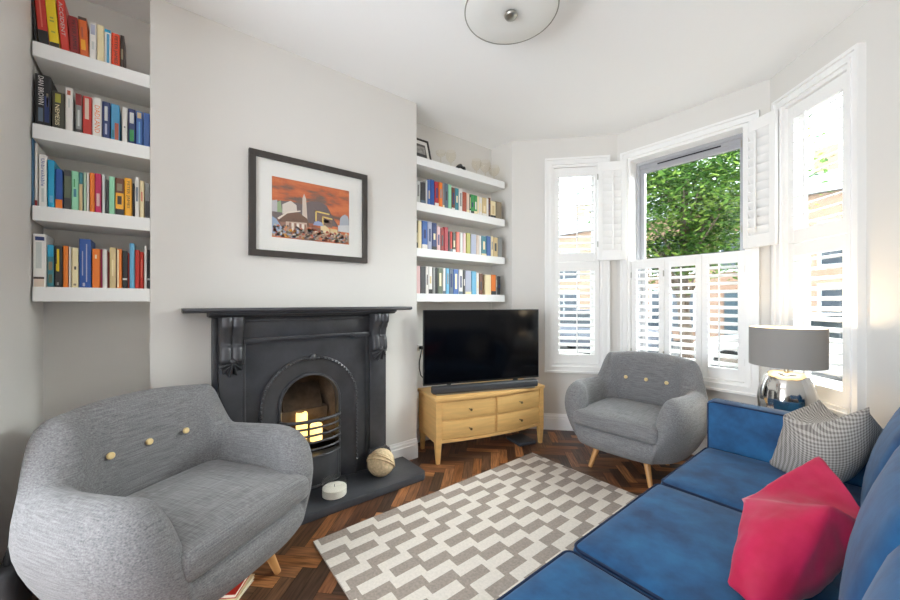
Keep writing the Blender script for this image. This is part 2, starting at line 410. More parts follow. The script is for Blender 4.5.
# ------------------------------------------------------------------ plantation shutters
def shutter(m, w, z0, z1, label, rod=.5, hinge=0, tilt=24, group='plantation shutter panels in the bay', top=.083, bot=.086, stile=.043):
    # local: x 0..w, y (thickness) -.014...014, z z0..z1
    t = bpy.data.objects.new('plantation_shutter', None); C.objects.link(t); mm = m @ Matrix.Translation((0,0,z0)); t.matrix_world = mm; XF[t.name] = mm.copy()
    tag(t, label, 'shutter', group)
    mb = MB(); th = .013
    mb.box(0,stile,-th,th,0,z1-z0,.002); mb.box(w-stile,w,-th,th,0,z1-z0,.002)
    mb.box(stile,w-stile,-th+.001,th-.001,0,bot,.002); mb.box(stile,w-stile,-th+.001,th-.001,z1-z0-top,z1-z0,.002)
    mb.build('panel_frame','shutter',t)
    lo, hi = bot, z1-z0-top; n = round((hi-lo)/.0617); p = (hi-lo)/n
    mb = MB()
    for k in range(n):
        zc = lo+(k+.5)*p; b = R(tilt)
        pr = []
        for q in range(12):
            a = 2*PI*q/12; u = .031*math.cos(a); v = .0045*math.sin(a)
            pr.append((u*math.cos(b)-v*math.sin(b), zc+u*math.sin(b)+v*math.cos(b)))
        mb.prism(pr, stile+.001, w-stile-.001, axis='x')
    mb.build('louvre_blades','shutter',t,smooth=50)
    mb = MB(); xr = stile+(w-2*stile)*rod; mb.box(xr-.005,xr+.005,-.046,-.036,lo+.01,hi-.01,.002); mb.build('tilt_rod','shutter',t)
    xh = -.004 if hinge == 0 else w+.004
    for zz in (.12, z1-z0-.16):
        mb = MB(); mb.lathe([(.005,zz),(.005,zz+.05)],10,M4=Matrix.Translation((xh,-.0185,0))); mb.build('hinge','nickel',t,smooth=40)
    return t
fw = .024
def fixed(m, hole, z0, z1, xa, xb, label, **k):
    return shutter(m @ Matrix.Translation((xa,.012,0)), xb-xa, z0, z1, label, **k)
x0,x1,z0,z1 = HL
fixed(ML,HL,1.602,z1-fw,x0+fw,x1-fw,'closed white louvred shutter, upper tier of the narrow left bay window')
fixed(ML,HL,z0+fw,1.598,x0+fw,x1-fw,'closed white louvred shutter, lower tier of the narrow left bay window')
x0,x1,z0,z1 = HR
fixed(MR,HR,1.602,z1-fw,x0+fw,x1-fw,'closed white louvred shutter above the lamp, upper tier of right bay window',hinge=1,rod=.36)
fixed(MR,HR,z0+fw,1.598,x0+fw,x1-fw,'closed white louvred shutter behind the table lamp, lower tier of right bay window',hinge=1,rod=.36)
x0,x1,z0,z1 = HC
a, b = x0+fw, x1-fw; w3 = (b-a)/3
for k,(nm,) in enumerate((('leftmost',),('middle',),('rightmost',))):
    fixed(MC,HC,z0+fw,1.598,a+k*w3+.001,a+(k+1)*w3-.001,'closed white louvred shutter, %s of three below the clear middle pane' % nm, hinge=0 if k < 2 else 1, rod=(.5,.5,.42)[k])
# upper-tier panels of the middle window folded open into the room
def folded(hx, hy, ex, ey, label, off=0):
    m, L = frameM((hx,hy),(ex,ey))
    return shutter(m @ Matrix.Translation((0,off,0)), L, 1.602, 2.496, label, stile=.038, tilt=-62)
folded(-1.755,3.135,-1.572,3.288,'open white louvred shutter folded back left of the clear middle pane')
folded(-.722,3.288,-.53,3.19,'open white louvred shutter folded back right of the clear middle pane',off=0)
# ------------------------------------------------------------------ shelves and books
ZS = [2.376,2.012,1.648,1.288]; ST = .066
def shelf(y0,y1,z,label,grp):
    mb = MB(); mb.box(AX,BX-.001,y0,y1,z-ST,z,.002)
    o = recenter(mb.build('floating_shelf','shelf')); tag(o,label,'shelf',grp)
ordw = ['first','second','third','fourth','fifth','sixth','seventh','eighth','ninth','tenth','eleventh','twelfth','thirteenth','fourteenth','fifteenth','sixteenth','seventeenth','eighteenth','nineteenth','twentieth','twenty-first','twenty-second','twenty-third','twenty-fourth','twenty-fifth']
for z,nm in zip(ZS,['topmost','second highest','third highest','lowest']):
    shelf(-.441,-.041,z,'%s thick white shelf in the narrow left alcove'%nm,'white shelves in the left alcove')
for z,nm in zip(ZS,['topmost','second highest','third highest','lowest']):
    shelf(1.581,2.59,z,'%s thick white shelf in the alcove above the television'%nm,'white shelves above the television')
COL = {'black':(34,33,34),'red':(196,50,38),'yellow':(240,208,30),'scarlet':(214,62,48),'maroon':(140,32,30),'burnt orange':(214,100,36),'white':(232,228,222),'cream':(238,222,178),
 'vermilion':(222,72,36),'dark brown':(66,50,42),'dark olive':(66,64,48),'grey':(138,140,138),'navy':(40,54,104),'sky blue':(74,150,190),'blue':(66,104,170),'steel blue':(72,112,142),
 'cyan':(30,160,200),'royal blue':(38,84,160),'moss':(98,108,88),'mint':(150,214,176),'teal':(58,128,140),'pale green':(186,210,186),'orange':(236,126,34),'magenta':(190,30,90),'pale grey':(200,204,200),
 'charcoal':(66,66,68),'brown':(112,66,44),'amber':(244,176,44),'tan':(214,190,140),'light blue':(106,176,210),'crimson':(172,40,50),'slate':(92,108,124),'rust':(176,84,56),'beige':(220,200,182),
 'dark green':(32,84,52),'green':(58,150,80),'khaki':(142,128,104),'lavender':(172,176,196),'pink':(226,190,188),'coral':(222,116,96),'olive':(172,168,62)}
BM = {}
def bmat(c):
    k = c if isinstance(c,str) else 'x%d_%d_%d'%c
    if k not in BM: BM[k] = mat('book_cover_'+(k.replace(' ','_') if isinstance(c,str) else 'tone'), COL[c] if isinstance(c,str) else c, .42)
    return BM[k]
def text_mesh(txt, mtl, parent, M4, fitw, fith, name='spine_title'):
    cu = bpy.data.curves.new('title_curve','FONT'); cu.body = txt; cu.size = 1; cu.resolution_u = 2
    o = bpy.data.objects.new('title_tmp', cu); C.objects.link(o)
    bpy.context.view_layer.update()
    me = bpy.data.meshes.new_from_object(o.evaluated_get(bpy.context.evaluated_depsgraph_get()))
    bpy.data.objects.remove(o); bpy.data.curves.remove(cu)
    xs = [v.co.x for v in me.vertices]; ys = [v.co.y for v in me.vertices]
    sx = fitw/(max(xs)-min(xs)); sy = fith/(max(ys)-min(ys)); cx = (max(xs)+min(xs))/2; cy = (max(ys)+min(ys))/2
    for v in me.vertices:
        v.co = M4 @ Vector(((v.co.x-cx)*sx,(v.co.y-cy)*sy,0))
    me.materials.clear(); me.materials.append(mtl)
    r = bpy.data.objects.new(name, me); C.objects.link(r); r.parent = parent; XF[r.name] = XF[parent.name]; return r
# local frame of a book: spine faces +x at x=0, width along y (0..w), height z
TXT = Matrix(((0,0,1,.0012),(0,1,0,0),(-1,0,0,0),(0,0,0,1)))    # text reads downwards on the spine
def book(y0,y1,z,h,col,label,grp,ex=None,xs=-2.43,depth=None,detail=True):
    ex = ex or {}; w = y1-y0-.0012
    d = depth or (.135 if h < .2 else .155)
    lean = ex.get('lean',0)
    m4 = Matrix.Translation((xs,y0,z+(w*math.sin(R(lean)) if lean > 0 else 0))) @ Matrix.Rotation(R(-lean) if 0 else R(lean),4,'X')
    b = .0022 if w > .008 else .001
    mb = MB()
    rd = min(.004,w*.25)
    # hollow cover: rounded spine plus two boards
    mb.prism([(-d,0),(-.006,0),(-.002,.0),(0,rd),(0,w-rd),(-.002,w),(-.006,w),(-d,w),(-d,w-b),(-.006,w-b),(-.006,b),(-d,b)],0,h)
    if not detail: mb.m(1).box(-d+.004,-.006,b,w-b,.003,h-.003)
    o = mb.build('book',[bmat(col),'cream'] if not detail else [bmat(col)])
    o.matrix_world = m4; XF[o.name] = m4.copy(); tag(o,label,'book',grp)
    if detail:
        mb = MB(); mb.box(-d+.004,-.006,b,w-b,.003,h-.003); mb.build('page_block','cream',o)
    for (za,zb,c) in ex.get('bands',()):
        mb = MB(); mb.box(-.004,.0006,.0005,w-.0005,za*h,zb*h); mb.build('spine_band',bmat(c),o)
    for (ya,yb,za,zb,c) in ex.get('marks',()):
        mb = MB(); mb.box(-.004,.0009,ya*w,yb*w,za*h,zb*h); mb.build('spine_mark',bmat(c),o)
    for (txt,c,za,zb,ya,yb) in ex.get('txt',()):
        text_mesh(txt,bmat(c),o,Matrix.Translation((0,(ya+yb)/2*w,(za+zb)/2*h)) @ TXT,(zb-za)*h,(yb-ya)*w)
    return o
L1 = [(-.438,-.427,.237,'black',{}),(-.426,-.393,.230,'red',{'bands':[(0,.3,'black')],'marks':[(.4,.55,.36,.9,'coral')]}),(-.393,-.36,.241,'yellow',{'bands':[(0,.12,'dark olive')],'marks':[(.25,.7,.5,.53,'olive'),(.3,.65,.56,.59,'olive'),(.3,.7,.3,.33,'olive')]}),
 (-.357,-.329,.243,'scarlet',{'txt':[('ACCIDENT','pale grey',.3,.93,.25,.7)]}),(-.328,-.296,.180,'maroon',{'txt':[('PETER JAMES','black',.15,.9,.25,.75)]}),(-.295,-.265,.191,'burnt orange',{'bands':[(.93,1,'dark brown')],'marks':[(.2,.7,.2,.45,'amber'),(.3,.5,.5,.75,'rust')]}),
 (-.264,-.239,.187,'white',{'marks':[(.15,.8,.68,.93,'lavender'),(.3,.7,.3,.5,'pale grey')]}),(-.238,-.213,.185,'cream',{}),(-.212,-.188,.175,'white',{'bands':[(.92,1,'cyan')],'marks':[(.35,.75,.05,.88,'sky blue')]}),(-.187,-.156,.169,'vermilion',{'txt':[('PETER JAMES','dark brown',.12,.92,.25,.75)]}),
 (-.155,-.139,.171,'dark brown',{'marks':[(.2,.7,.3,.6,'khaki')]})]
L2 = [(-.438,-.389,.234,'black',{'txt':[('DAN BROWN','white',.42,.97,.2,.55)],'marks':[(.6,.9,.1,.6,'navy'),(.72,.84,.4,.66,'khaki'),(.2,.5,.1,.36,'slate')]}),(-.386,-.346,.174,'dark olive',{'marks':[(.25,.7,.72,.95,'olive')],'txt':[('NEMESIS','cream',.12,.66,.25,.6)]}),(-.344,-.319,.208,'white',{'marks':[(.25,.7,.83,.93,'rust'),(.4,.6,.55,.75,'pale grey')]}),
 (-.311,-.289,.189,'grey',{'bands':[(.72,1,'maroon'),(0,.12,'charcoal')],'marks':[(.35,.65,.2,.6,'pale grey')]}),(-.287,-.256,.187,'red',{'marks':[(.25,.7,.42,.95,'beige')]}),(-.254,-.221,.194,'white',{'txt':[('DADLAND','orange',.12,.8,.25,.8)]}),(-.22,-.191,.184,'navy',{'marks':[(.3,.68,.5,.88,'pale grey'),(.35,.62,.14,.42,'lavender')]}),
 (-.189,-.157,.183,'sky blue',{'marks':[(.45,.9,.05,.5,'rust'),(.1,.4,.1,.3,'teal')]}),(-.147,-.128,.179,'white',{'marks':[(.3,.6,.44,.47,'charcoal')]}),(-.125,-.098,.180,'navy',{'marks':[(.2,.8,.6,.9,'pale grey'),(.2,.8,.1,.42,'green')]}),(-.096,-.069,.178,'blue',{'marks':[(.2,.8,.8,.96,'tan'),(.4,.6,.1,.7,'light blue')]}),(-.067,-.041,.178,'blue',{})]
L3 = [(-.449,-.44,.305,'steel blue'),(-.439,-.43,.285,'white',{'bands':[(0,.1,'maroon')]}),(-.427,-.402,.239,'white',{'txt':[('Unbreakable','royal blue',.4,.92,.3,.75)],'marks':[(.35,.65,.1,.36,'pale grey')]}),(-.4,-.378,.220,'cyan',{'marks':[(.3,.8,.12,.26,'light blue')]}),(-.376,-.352,.184,'royal blue',{'bands':[(0,.24,'orange')]}),(-.349,-.325,.186,'moss',{'bands':[(0,.3,'charcoal'),(.85,1,'charcoal')]}),
 (-.324,-.3,.186,'mint',{'marks':[(.3,.7,.35,.55,'teal'),(.3,.5,.6,.8,'green')]}),(-.299,-.286,.185,'teal',{'bands':[(0,.7,'tan')]}),(-.284,-.275,.188,'pale green'),(-.274,-.265,.190,'white'),(-.263,-.246,.191,'orange'),(-.245,-.223,.192,'magenta',{'marks':[(.25,.75,.18,.5,'pink')]}),(-.221,-.209,.193,'pale grey'),(-.207,-.197,.169,'charcoal'),(-.196,-.175,.188,'mint'),
 (-.173,-.141,.187,'brown',{'bands':[(.18,.6,'amber'),(0,.16,'charcoal')],'marks':[(.25,.75,.3,.52,'dark brown'),(.2,.8,.66,.85,'khaki')]}),(-.139,-.111,.193,'amber',{'txt':[('PETER JAMES','dark brown',.22,.92,.25,.72)]}),(-.109,-.102,.171,'black'),(-.1,-.083,.206,'white',{'marks':[(.3,.7,.4,.75,'slate')]}),(-.081,-.063,.191,'cream',{'marks':[(.3,.6,.45,.7,'coral')]}),(-.06,-.041,.182,'grey',{'bands':[(0,.5,'charcoal')]})]
L4 = [(-.444,-.403,.238,'white',{'marks':[(.15,.85,.88,.95,'navy'),(.08,.85,0,.15,'beige'),(.02,.85,.15,.19,'dark brown'),(.2,.65,.35,.85,'pale grey')]}),(-.401,-.38,.193,'teal',{'bands':[(.72,1,'cyan')],'marks':[(.2,.8,.4,.6,'khaki'),(.2,.8,.1,.3,'moss')]}),(-.378,-.353,.191,'black',{'marks':[(.3,.6,.38,.92,'yellow'),(.2,.4,.4,.56,'yellow'),(.3,.55,.05,.12,'grey')]}),(-.351,-.335,.193,'orange'),(-.333,-.326,.191,'white'),
 (-.324,-.301,.187,'cream',{'marks':[(.4,.7,.45,.53,'dark olive'),(.3,.7,.05,.1,'khaki')]}),(-.299,-.258,.231,'royal blue',{'marks':[(.58,.68,.12,.9,'lavender'),(.25,.33,.25,.75,'lavender'),(.3,.5,.03,.1,'lavender')]}),(-.255,-.227,.188,'orange',{'marks':[(.35,.6,.75,.85,'cream')]}),(-.225,-.221,.188,'magenta'),(-.219,-.202,.188,'white'),(-.2,-.196,.177,'maroon'),(-.194,-.17,.2,'tan',{'marks':[(.4,.6,.3,.7,'cream')]}),(-.167,-.149,.195,'orange',{'marks':[(0.02,.4,.02,.98,'cream')]}),
 (-.147,-.128,.188,'black',{'bands':[(.22,.27,'white')]}),(-.126,-.122,.178,'red'),(-.12,-.101,.228,'light blue'),(-.099,-.081,.196,'red'),(-.08,-.066,.187,'red',{'marks':[(.35,.6,.3,.8,'coral')]}),(-.064,-.053,.221,'white'),(-.052,-.041,.201,'black',{'bands':[(.22,.27,'white')]})]
R1 = [(1.596,1.637,.178,'pale grey'),(1.639,1.689,.174,'charcoal'),(1.69,1.706,.2,'pale grey'),(1.708,1.735,.21,'blue'),(1.737,1.776,.215,'royal blue'),(1.781,1.821,.21,'crimson'),(1.824,1.861,.213,'orange'),(1.862,1.882,.213,'grey'),(1.883,1.922,.215,'slate'),(1.924,1.958,.213,'mint'),(1.96,1.997,.195,'brown'),(1.998,2.039,.197,'teal'),(2.041,2.082,.2,'white'),(2.084,2.13,.18,'rust'),(2.131,2.165,.174,'beige'),(2.167,2.181,.173,'dark green'),(2.183,2.22,.176,'green'),(2.221,2.259,.176,'green'),(2.26,2.283,.17,'cream'),(2.285,2.319,.167,'white'),(2.321,2.377,.174,'tan'),(2.378,2.404,.177,'white'),(2.406,2.43,.186,'brown'),(2.432,2.498,.162,'cream'),(2.5,2.58,.169,'khaki')]
R2 = [(1.597,1.612,.225,'dark olive'),(1.614,1.649,.223,'cream'),(1.653,1.707,.229,'blue'),(1.709,1.75,.231,'lavender'),(1.751,1.8,.227,'navy'),(1.802,1.839,.205,'pink'),(1.84,1.877,.196,'maroon'),(1.879,1.921,.207,'crimson'),(1.923,1.941,.176,'charcoal'),(1.943,1.967,.178,'red'),(1.969,2.006,.175,'dark olive'),(2.01,2.05,.182,'coral'),(2.052,2.086,.179,'pale grey'),(2.088,2.122,.18,'pink'),(2.127,2.177,.187,'olive'),(2.181,2.246,.182,'lavender'),(2.248,2.28,.181,'beige'),(2.282,2.31,.178,'white'),(2.312,2.376,.181,'teal'),(2.381,2.434,.188,'blue'),(2.436,2.463,.194,'cream'),(2.465,2.527,.186,'tan'),(2.53,2.586,.193,'grey')]
R3 = [(1.597,1.635,.222,'pink'),(1.637,1.689,.222,'charcoal'),(1.691,1.716,.22,'white'),(1.718,1.755,.222,'white'),(1.759,1.787,.22,'grey'),(1.789,1.81,.22,'black'),(1.812,1.862,.218,'moss'),(1.866,1.893,.222,'white'),(1.899,1.933,.22,'light blue'),(1.935,1.977,.218,'slate'),(1.979,2.037,.217,'blue'),(2.041,2.086,.217,'white'),(2.09,2.114,.215,'charcoal'),(2.116,2.186,.213,'lavender'),(2.192,2.246,.21,'light blue'),(2.248,2.28,.2,'white'),(2.282,2.329,.194,'brown'),(2.359,2.436,.187,'cream'),(2.438,2.5,.19,'orange'),(2.502,2.52,.188,'grey'),(2.522,2.565,.18,'black')]
def adj(h): return 'tall ' if h > .215 else ('short ' if h < .172 else '')
for row,(data,z,nm) in enumerate(((L1,ZS[0],'topmost'),(L2,ZS[1],'second highest'),(L3,ZS[2],'third highest'),(L4,ZS[3],'lowest'))):
    for i,d in enumerate(data):
        y0,y1,h,col = d[:4]; ex = dict(d[4]) if len(d) > 4 else {}
        if row == 0 and i < 6: ex['lean'] = 4.0 if i < 4 else 2.5
        bits = ''
        if ex.get('txt'): bits = ' with lettered spine'
        elif ex.get('bands'): bits = ' with %s band' % ex['bands'][0][2]
        lab = '%s%s book%s, %s from left on %s left alcove shelf' % (adj(h),col,bits,ordw[i],nm)
        book(y0,y1,z,h,col,lab,'books on the %s shelf of the left alcove'%nm,ex)
rb_ = random.Random(11)
for row,(data,z,nm) in enumerate(((R1,ZS[1],'upper'),(R2,ZS[2],'middle'),(R3,ZS[3],'lower'))):
    for i,d in enumerate(data):
        y0,y1,h,col = d[:4]; ex = {}
        if rb_.random() < .55: ex['marks'] = [(.3,.7,rb_.uniform(.2,.4),rb_.uniform(.55,.85),rb_.choice(['cream','white','charcoal','grey','navy','tan']))]
        if rb_.random() < .3: ex['bands'] = [(0,rb_.uniform(.1,.2),rb_.choice(['white','black','cream','slate']))]
        lab = '%s%s book, %s from the left in the %s row above the television' % (adj(h),col,ordw[i],nm)
        book(y0,y1,z,h,col,lab,'books in the %s row above the television'%nm,ex,detail=False)
# things on the topmost shelf above the television
t = thing('picture_frame','small black framed print with wide mount leaning on the topmost right shelf','picture',(-2.50,1.71,ZS[0]))
A = Matrix.Translation((0,0,0)) @ Matrix.Rotation(R(-16),4,'Y')
def pframe(mb, m, hw, h, w, xa, xb):
    for (a,b,c,d) in ((-hw,hw,0,w),(-hw,hw,h-w,h),(-hw,-hw+w,w,h-w),(hw-w,hw,w,h-w)): mb.box(xa,xb,a,b,c,d,.001,M4=m)
mb = MB(); pframe(mb,A,.095,.235,.014,-.016,.004); mb.build('frame','frame',t)
mb = MB(); mb.box(-.012,-.004,-.083,.083,.012,.223,M4=A); mb.build('mount','white',t)
mb = MB(); mb.box(-.006,-.003,-.055,.055,.035,.185,M4=A); pr = mb.build('print',mat('grey_photo_print',(112,110,108),.6,var=.4,vscale=(14,14,14),alt=(70,70,70)),t)
mb = MB(); mb.box(-.004,-.0015,-.045,.045,.09,.16,M4=A); mb.build('print_panel',mat('pale_photo_panel',(184,182,178),.6,var=.35,vscale=(40,40,40),alt=(130,128,126)),pr)
def glassware(y, prof, label, x=-2.455, extra=None):
    t = thing('wine_glass' if not extra else extra, label, 'glass', (x,y,ZS[0]), group='glassware on the topmost right shelf')
    mb = MB(); mb.lathe(prof,24,cap=False); mb.build('bowl','vase',t,smooth=True)
    return t
coupe = [(.0,.0),(.03,.001),(.03,.004),(.006,.008),(.004,.07),(.012,.076),(.032,.088),(.042,.105),(.044,.12)]
gob = [(.0,.0),(.032,.001),(.032,.004),(.006,.008),(.004,.05),(.02,.06),(.04,.085),(.046,.115),(.038,.15)]
glassware(1.86,coupe,'amber tinted shallow glass next to the small black framed print')
glassware(1.97,gob,'clear goblet standing left of the dark ornament on the topmost right shelf')
glassware(2.27,gob,'first clear goblet right of the dark ornament on the topmost right shelf')
glassware(2.385,[(r*1.15,z*1.1) for r,z in gob],'larger clear goblet, second from the right end of the topmost right shelf')
glassware(2.50,[(r*1.2,z*.95) for r,z in gob],'wide clear goblet at the right end of the topmost right shelf')
t = thing('ornament','small dark folded ornament lying on the topmost right shelf','ornament',(-2.435,2.06,ZS[0]))
mb = MB(); mb.tube([(0,-.05,.010),(0,-.02,.030),(0,.0,.042),(0,.03,.026)],[.009,.016,.018,.010],8); mb.build('body','dark',t,smooth=True)
mb = MB(); mb.sphere((0,.04,.022),(.016,.02,.022),12,8); mb.build('head','dark',t,smooth=True)

# ------------------------------------------------------------------ framed print over the mantelpiece
t = thing('framed_picture','large dark framed cityscape with orange sky hanging above the fireplace','picture',(BX,.776,1.806))
yc, zc = .776, 1.806; y0,y1,z0,z1 = .403,1.148,1.494,2.118
mb = MB()
mb2 = MB(); w = .037
for (a,b,c,d) in ((y0,y1,z0,z0+w),(y0,y1,z1-w,z1),(y0,y0+w,z0+w,z1-w),(y1-w,y1,z0+w,z1-w)): mb2.box(BX+.001,BX+.028,a,b,c,d,.002)
mb2.build('frame','frame',t,world=True)
mb.box(BX+.004,BX+.012,y0+.03,y1-.03,z0+.03,z1-.03); mb.build('mount','white',t,world=True)
def skymat():
    m = bpy.data.materials.new('painted_orange_sky'); m.use_nodes = True; nt = m.node_tree; b = nt.nodes['Principled BSDF']; b.inputs['Roughness'].default_value = .6
    tc = nt.nodes.new('ShaderNodeTexCoord'); mp = nt.nodes.new('ShaderNodeMapping'); mp.inputs['Scale'].default_value = (1,5,16); mp.inputs['Rotation'].default_value = (R(-8),0,0)
    n = nt.nodes.new('ShaderNodeTexNoise'); n.inputs['Scale'].default_value = 1.3; n.inputs['Detail'].default_value = 3
    r = nt.nodes.new('ShaderNodeValToRGB'); r.color_ramp.elements[0].position = .36; r.color_ramp.elements[0].color = (*lin((120,96,84)),1)
    r.color_ramp.elements[1].position = .62; r.color_ramp.elements[1].color = (*lin((214,122,74)),1)
    e = r.color_ramp.elements.new(.48); e.color = (*lin((196,104,64)),1)
    nt.links.new(tc.outputs['Object'],mp.inputs[0]); nt.links.new(mp.outputs[0],n.inputs['Vector']); nt.links.new(n.outputs['Fac'],r.inputs['Fac']); nt.links.new(r.outputs[0],b.inputs['Base Color']); return m
a0,a1,c0,c1 = .528,1.016,1.615,1.983
mb = MB(); mb.box(BX+.008,BX+.0135,a0,a1,c0,c1); pr = mb.build('print',skymat(),t,world=True)
PM = {}
def pm(c):
    if c not in PM: PM[c] = mat('print_ink',c,.6)
    return PM[c]
W_, H_ = a1-a0, c1-c0
art = MB(); slots = []
def shape(c, pts, lay):
    if c not in slots: slots.append(c)
    art.m(slots.index(c)).prism([(a0+u*W_, c0+v*H_) for u,v in pts], BX+.0134, BX+.0136+lay*.0002, axis='x')
shape((112,100,100),[(0,.60),(.2,.63),(.36,.62),(.45,.68),(.58,.71),(.68,.66),(.78,.44),(.85,.3),(0,.3)],1)
shape((216,206,196),[(.12,.40),(.12,.56),(.22,.64),(.29,.58),(.30,.44)],2)
shape((190,186,190),[(0,.42),(0,.6),(.06,.62),(.06,.42)],2); shape((150,170,130),[(.06,.42),(.06,.58),(.1,.62),(.12,.42)],3)
shape((214,198,184),[(.36,.30),(.365,.72),(.385,.80),(.41,.72),(.43,.3)],3)
shape((120,90,74),[(.08,.27),(.14,.4),(.3,.47),(.42,.38),(.46,.24)],4); shape((226,214,200),[(.06,.32),(.18,.45),(.34,.5),(.34,.48),(.18,.42),(.08,.3)],5)
shape((206,180,160),[(.16,.2),(.16,.28),(.42,.3),(.42,.2)],5)
for k in range(7): shape((236,228,216) if k%2 else (150,110,96),[(.2+k*.032,.13),(.2+k*.032,.27),(.222+k*.032,.27),(.222+k*.032,.13)],6)
gold = (236,206,120)
for (u0,u1,v0,v1) in ((.53,.72,.35,.54),(.62,.76,.27,.46)):
    shape(gold,[(u0,v0),(u0,v1),(u0+.018,v1),(u0+.018,v0)],4); shape(gold,[(u0,v1-.025),(u0,v1),(u1,v1-.02),(u1,v1-.045)],4); shape((128,104,92),[(u0+.018,v0),(u0+.018,v1-.05),(u1,v1-.06),(u1,v0)],3)
shape((170,176,186),[(.86,.3),(.87,.46),(.9,.52),(.94,.55),(.98,.52),(.995,.46),(.995,.28)],4); shape((206,206,206),[(.84,.22),(.84,.33),(1,.36),(1,.22)],5)
shape((156,170,204),[(.5,.28),(.52,.34),(.57,.36),(.62,.34),(.64,.28)],6); shape((226,206,160),[(.6,.14),(.6,.28),(.66,.3),(.72,.24),(.72,.14)],6); shape((214,190,140),[(.73,.14),(.73,.25),(.83,.25),(.83,.14)],6)
shape((150,170,196),[(0,.06),(0,.34),(.05,.3),(.1,.2),(.12,.04)],5)
shape((176,146,124),[(.0,.02),(0,.2),(1,.17),(1,.02)],3); shape((150,110,92),[(.0,.1),(0,.3),(.14,.3),(.5,.24),(.84,.24),(.84,.1)],2)
ra_ = random.Random(5)
for k in range(230):
    u = ra_.random(); v = ra_.uniform(.0,.22)*(1-.15*u) ; s = ra_.uniform(.010,.022)
    c = ra_.choice([(226,214,196),(176,84,60),(216,150,60),(96,72,66),(156,166,186),(206,190,160),(120,100,90),(210,120,80)])
    if c[0] == 216 and u > .5: continue
    u = min(max(u,.03),.97); v = max(v,.03)
    shape(c,[(u-s,v-s*.9),(u-s*.9,v+s*.6),(u,v+s*1.4),(u+s*.9,v+s*.6),(u+s,v-s*.9)],7)
art.build('painted_city',[pm(c) for c in slots],pr,world=True)
mb = MB(); mb.box(BX+.0175,BX+.0185,y0+w,y1-w,z0+w,z1-w); mb.build('glazing',glass('picture_glass',fac=.04),t,world=True)
# ------------------------------------------------------------------ fireplace
t = thing('hearth','dark slate hearth slab on the floor in front of the black fireplace','hearth',(-2.22,FC,0))
mb = MB(); mb.prism([(BX+.0185,.205),(-2.05,.205),(-2.05,1.41),(-2.08,1.44),(BX+.0185,1.44)],0,.05,bev=.007); mb.build('slab','slate',t,world=True,smooth=30)
t = thing('fireplace','black cast iron fireplace with carved corbels and arched grate','fireplace',(BX,FC,.05))
mb = MB()
mb.prism([(BX+.001,1.163),(-2.235,1.163),(-2.222,1.168),(-2.216,1.176),(-2.222,1.187),(BX+.001,1.187)],FC-.668,FC+.668,axis='y',bev=.002); mb.build('mantel_shelf','iron',t,world=True,smooth=30)
mb = MB()
mb.prism([(BX+.001,1.138),(-2.285,1.138),(-2.27,1.142),(-2.262,1.150),(-2.248,1.153),(-2.246,1.163),(BX+.001,1.163)],FC-.555,FC+.555,axis='y'); mb.build('bed_moulding','iron',t,world=True,smooth=30)
mb = MB(); mb.box(BX+.001,-2.345,FC-.39,FC+.39,.995,1.138,.002); mb.box(BX+.001,-2.33,FC-.39,FC+.39,1.105,1.122,.004)
mb.prism([(FC-.39,.982),(FC-.27,.982),(FC-.25,.996),(FC+.25,.996),(FC+.27,.982),(FC+.39,.982),(FC+.39,1.012),(FC-.39,1.012)],BX+.001,-2.322,axis='x',bev=.003)
mb.build('frieze','iron',t,world=True,smooth=30)
def corbel_bm(mb, yc):
    hw = .055; nz = 30; ny = 28
    def prof(z):   # protrusion from the jamb face, scroll profile
        pts = [(1.138,.085),(1.12,.092),(1.09,.09),(1.06,.066),(1.03,.044),(1.0,.036),(.985,.03),(.975,.05),(.96,.054),(.93,.058),(.90,.06),(.885,.05),(.875,.02)]
        for (za,pa),(zb,pb) in zip(pts,pts[1:]):
            if zb <= z <= za:
                k = (z-za)/(zb-za); return pa+(pb-pa)*(k*k*(3-2*k))
        return .02
    vs = []; fs = []
    for i in range(nz+1):
        z = 1.138-(1.138-.875)*i/nz
        for j in range(ny+1):
            v = -1+2*j/ny; y = yc+hw*v
            fl = .014*(abs(math.sin(PI*(v+1)))**.7) - .006*(1 if abs(v) > .96 else 0)
            vs.append((-2.335+max(.006,prof(z)*.8+fl), y, z))
    n = ny+1
    for i in range(nz):
        for j in range(ny): fs.append((i*n+j,i*n+j+1,(i+1)*n+j+1,(i+1)*n+j))
    # closed sides and back
    b0 = len(vs)
    for i in range(nz+1):
        z = 1.138-(1.138-.875)*i/nz
        vs.append((-2.335,yc-hw,z)); vs.append((-2.335,yc+hw,z))
    for i in range(nz):
        fs.append((i*n,(i+1)*n,b0+2*(i+1),b0+2*i)); fs.append((i*n+ny,b0+2*i+1,b0+2*(i+1)+1,(i+1)*n+ny))
    fs.append(tuple(range(n))+(b0+1,b0)); fs.append(tuple(nz*n+j for j in range(n))[::-1]+(b0+2*nz,b0+2*nz+1))
    mb.poly(vs,fs)
def shell_bm(mb, yc):
    # fan of pointed leaves hanging under the scroll
    vs = []; fs = []; nr = 10; na = 57; zc = .892
    for i in range(nr+1):
        r = i/nr
        for j in range(na):
            a = PI+PI*j/(na-1)
            lob = abs(math.cos(6.5*(a-PI)))
            R_ = .060*(1-.16*(1-lob)) * (1+.35*abs(math.sin(a))**2)
            x = -2.335+.064*math.cos(r*PI/2*.92)+.03*r*(lob-.4)+.008
            vs.append((max(-2.333,x), yc+R_*r*math.cos(a), zc+R_*r*math.sin(a)*1.05))
    for i in range(nr):
        for j in range(na-1): fs.append((i*na+j,i*na+j+1,(i+1)*na+j+1,(i+1)*na+j))
    mb.poly(vs,fs); 
    mb.sphere((-2.285,yc,zc+.004),(.022,.018,.018),10,8)
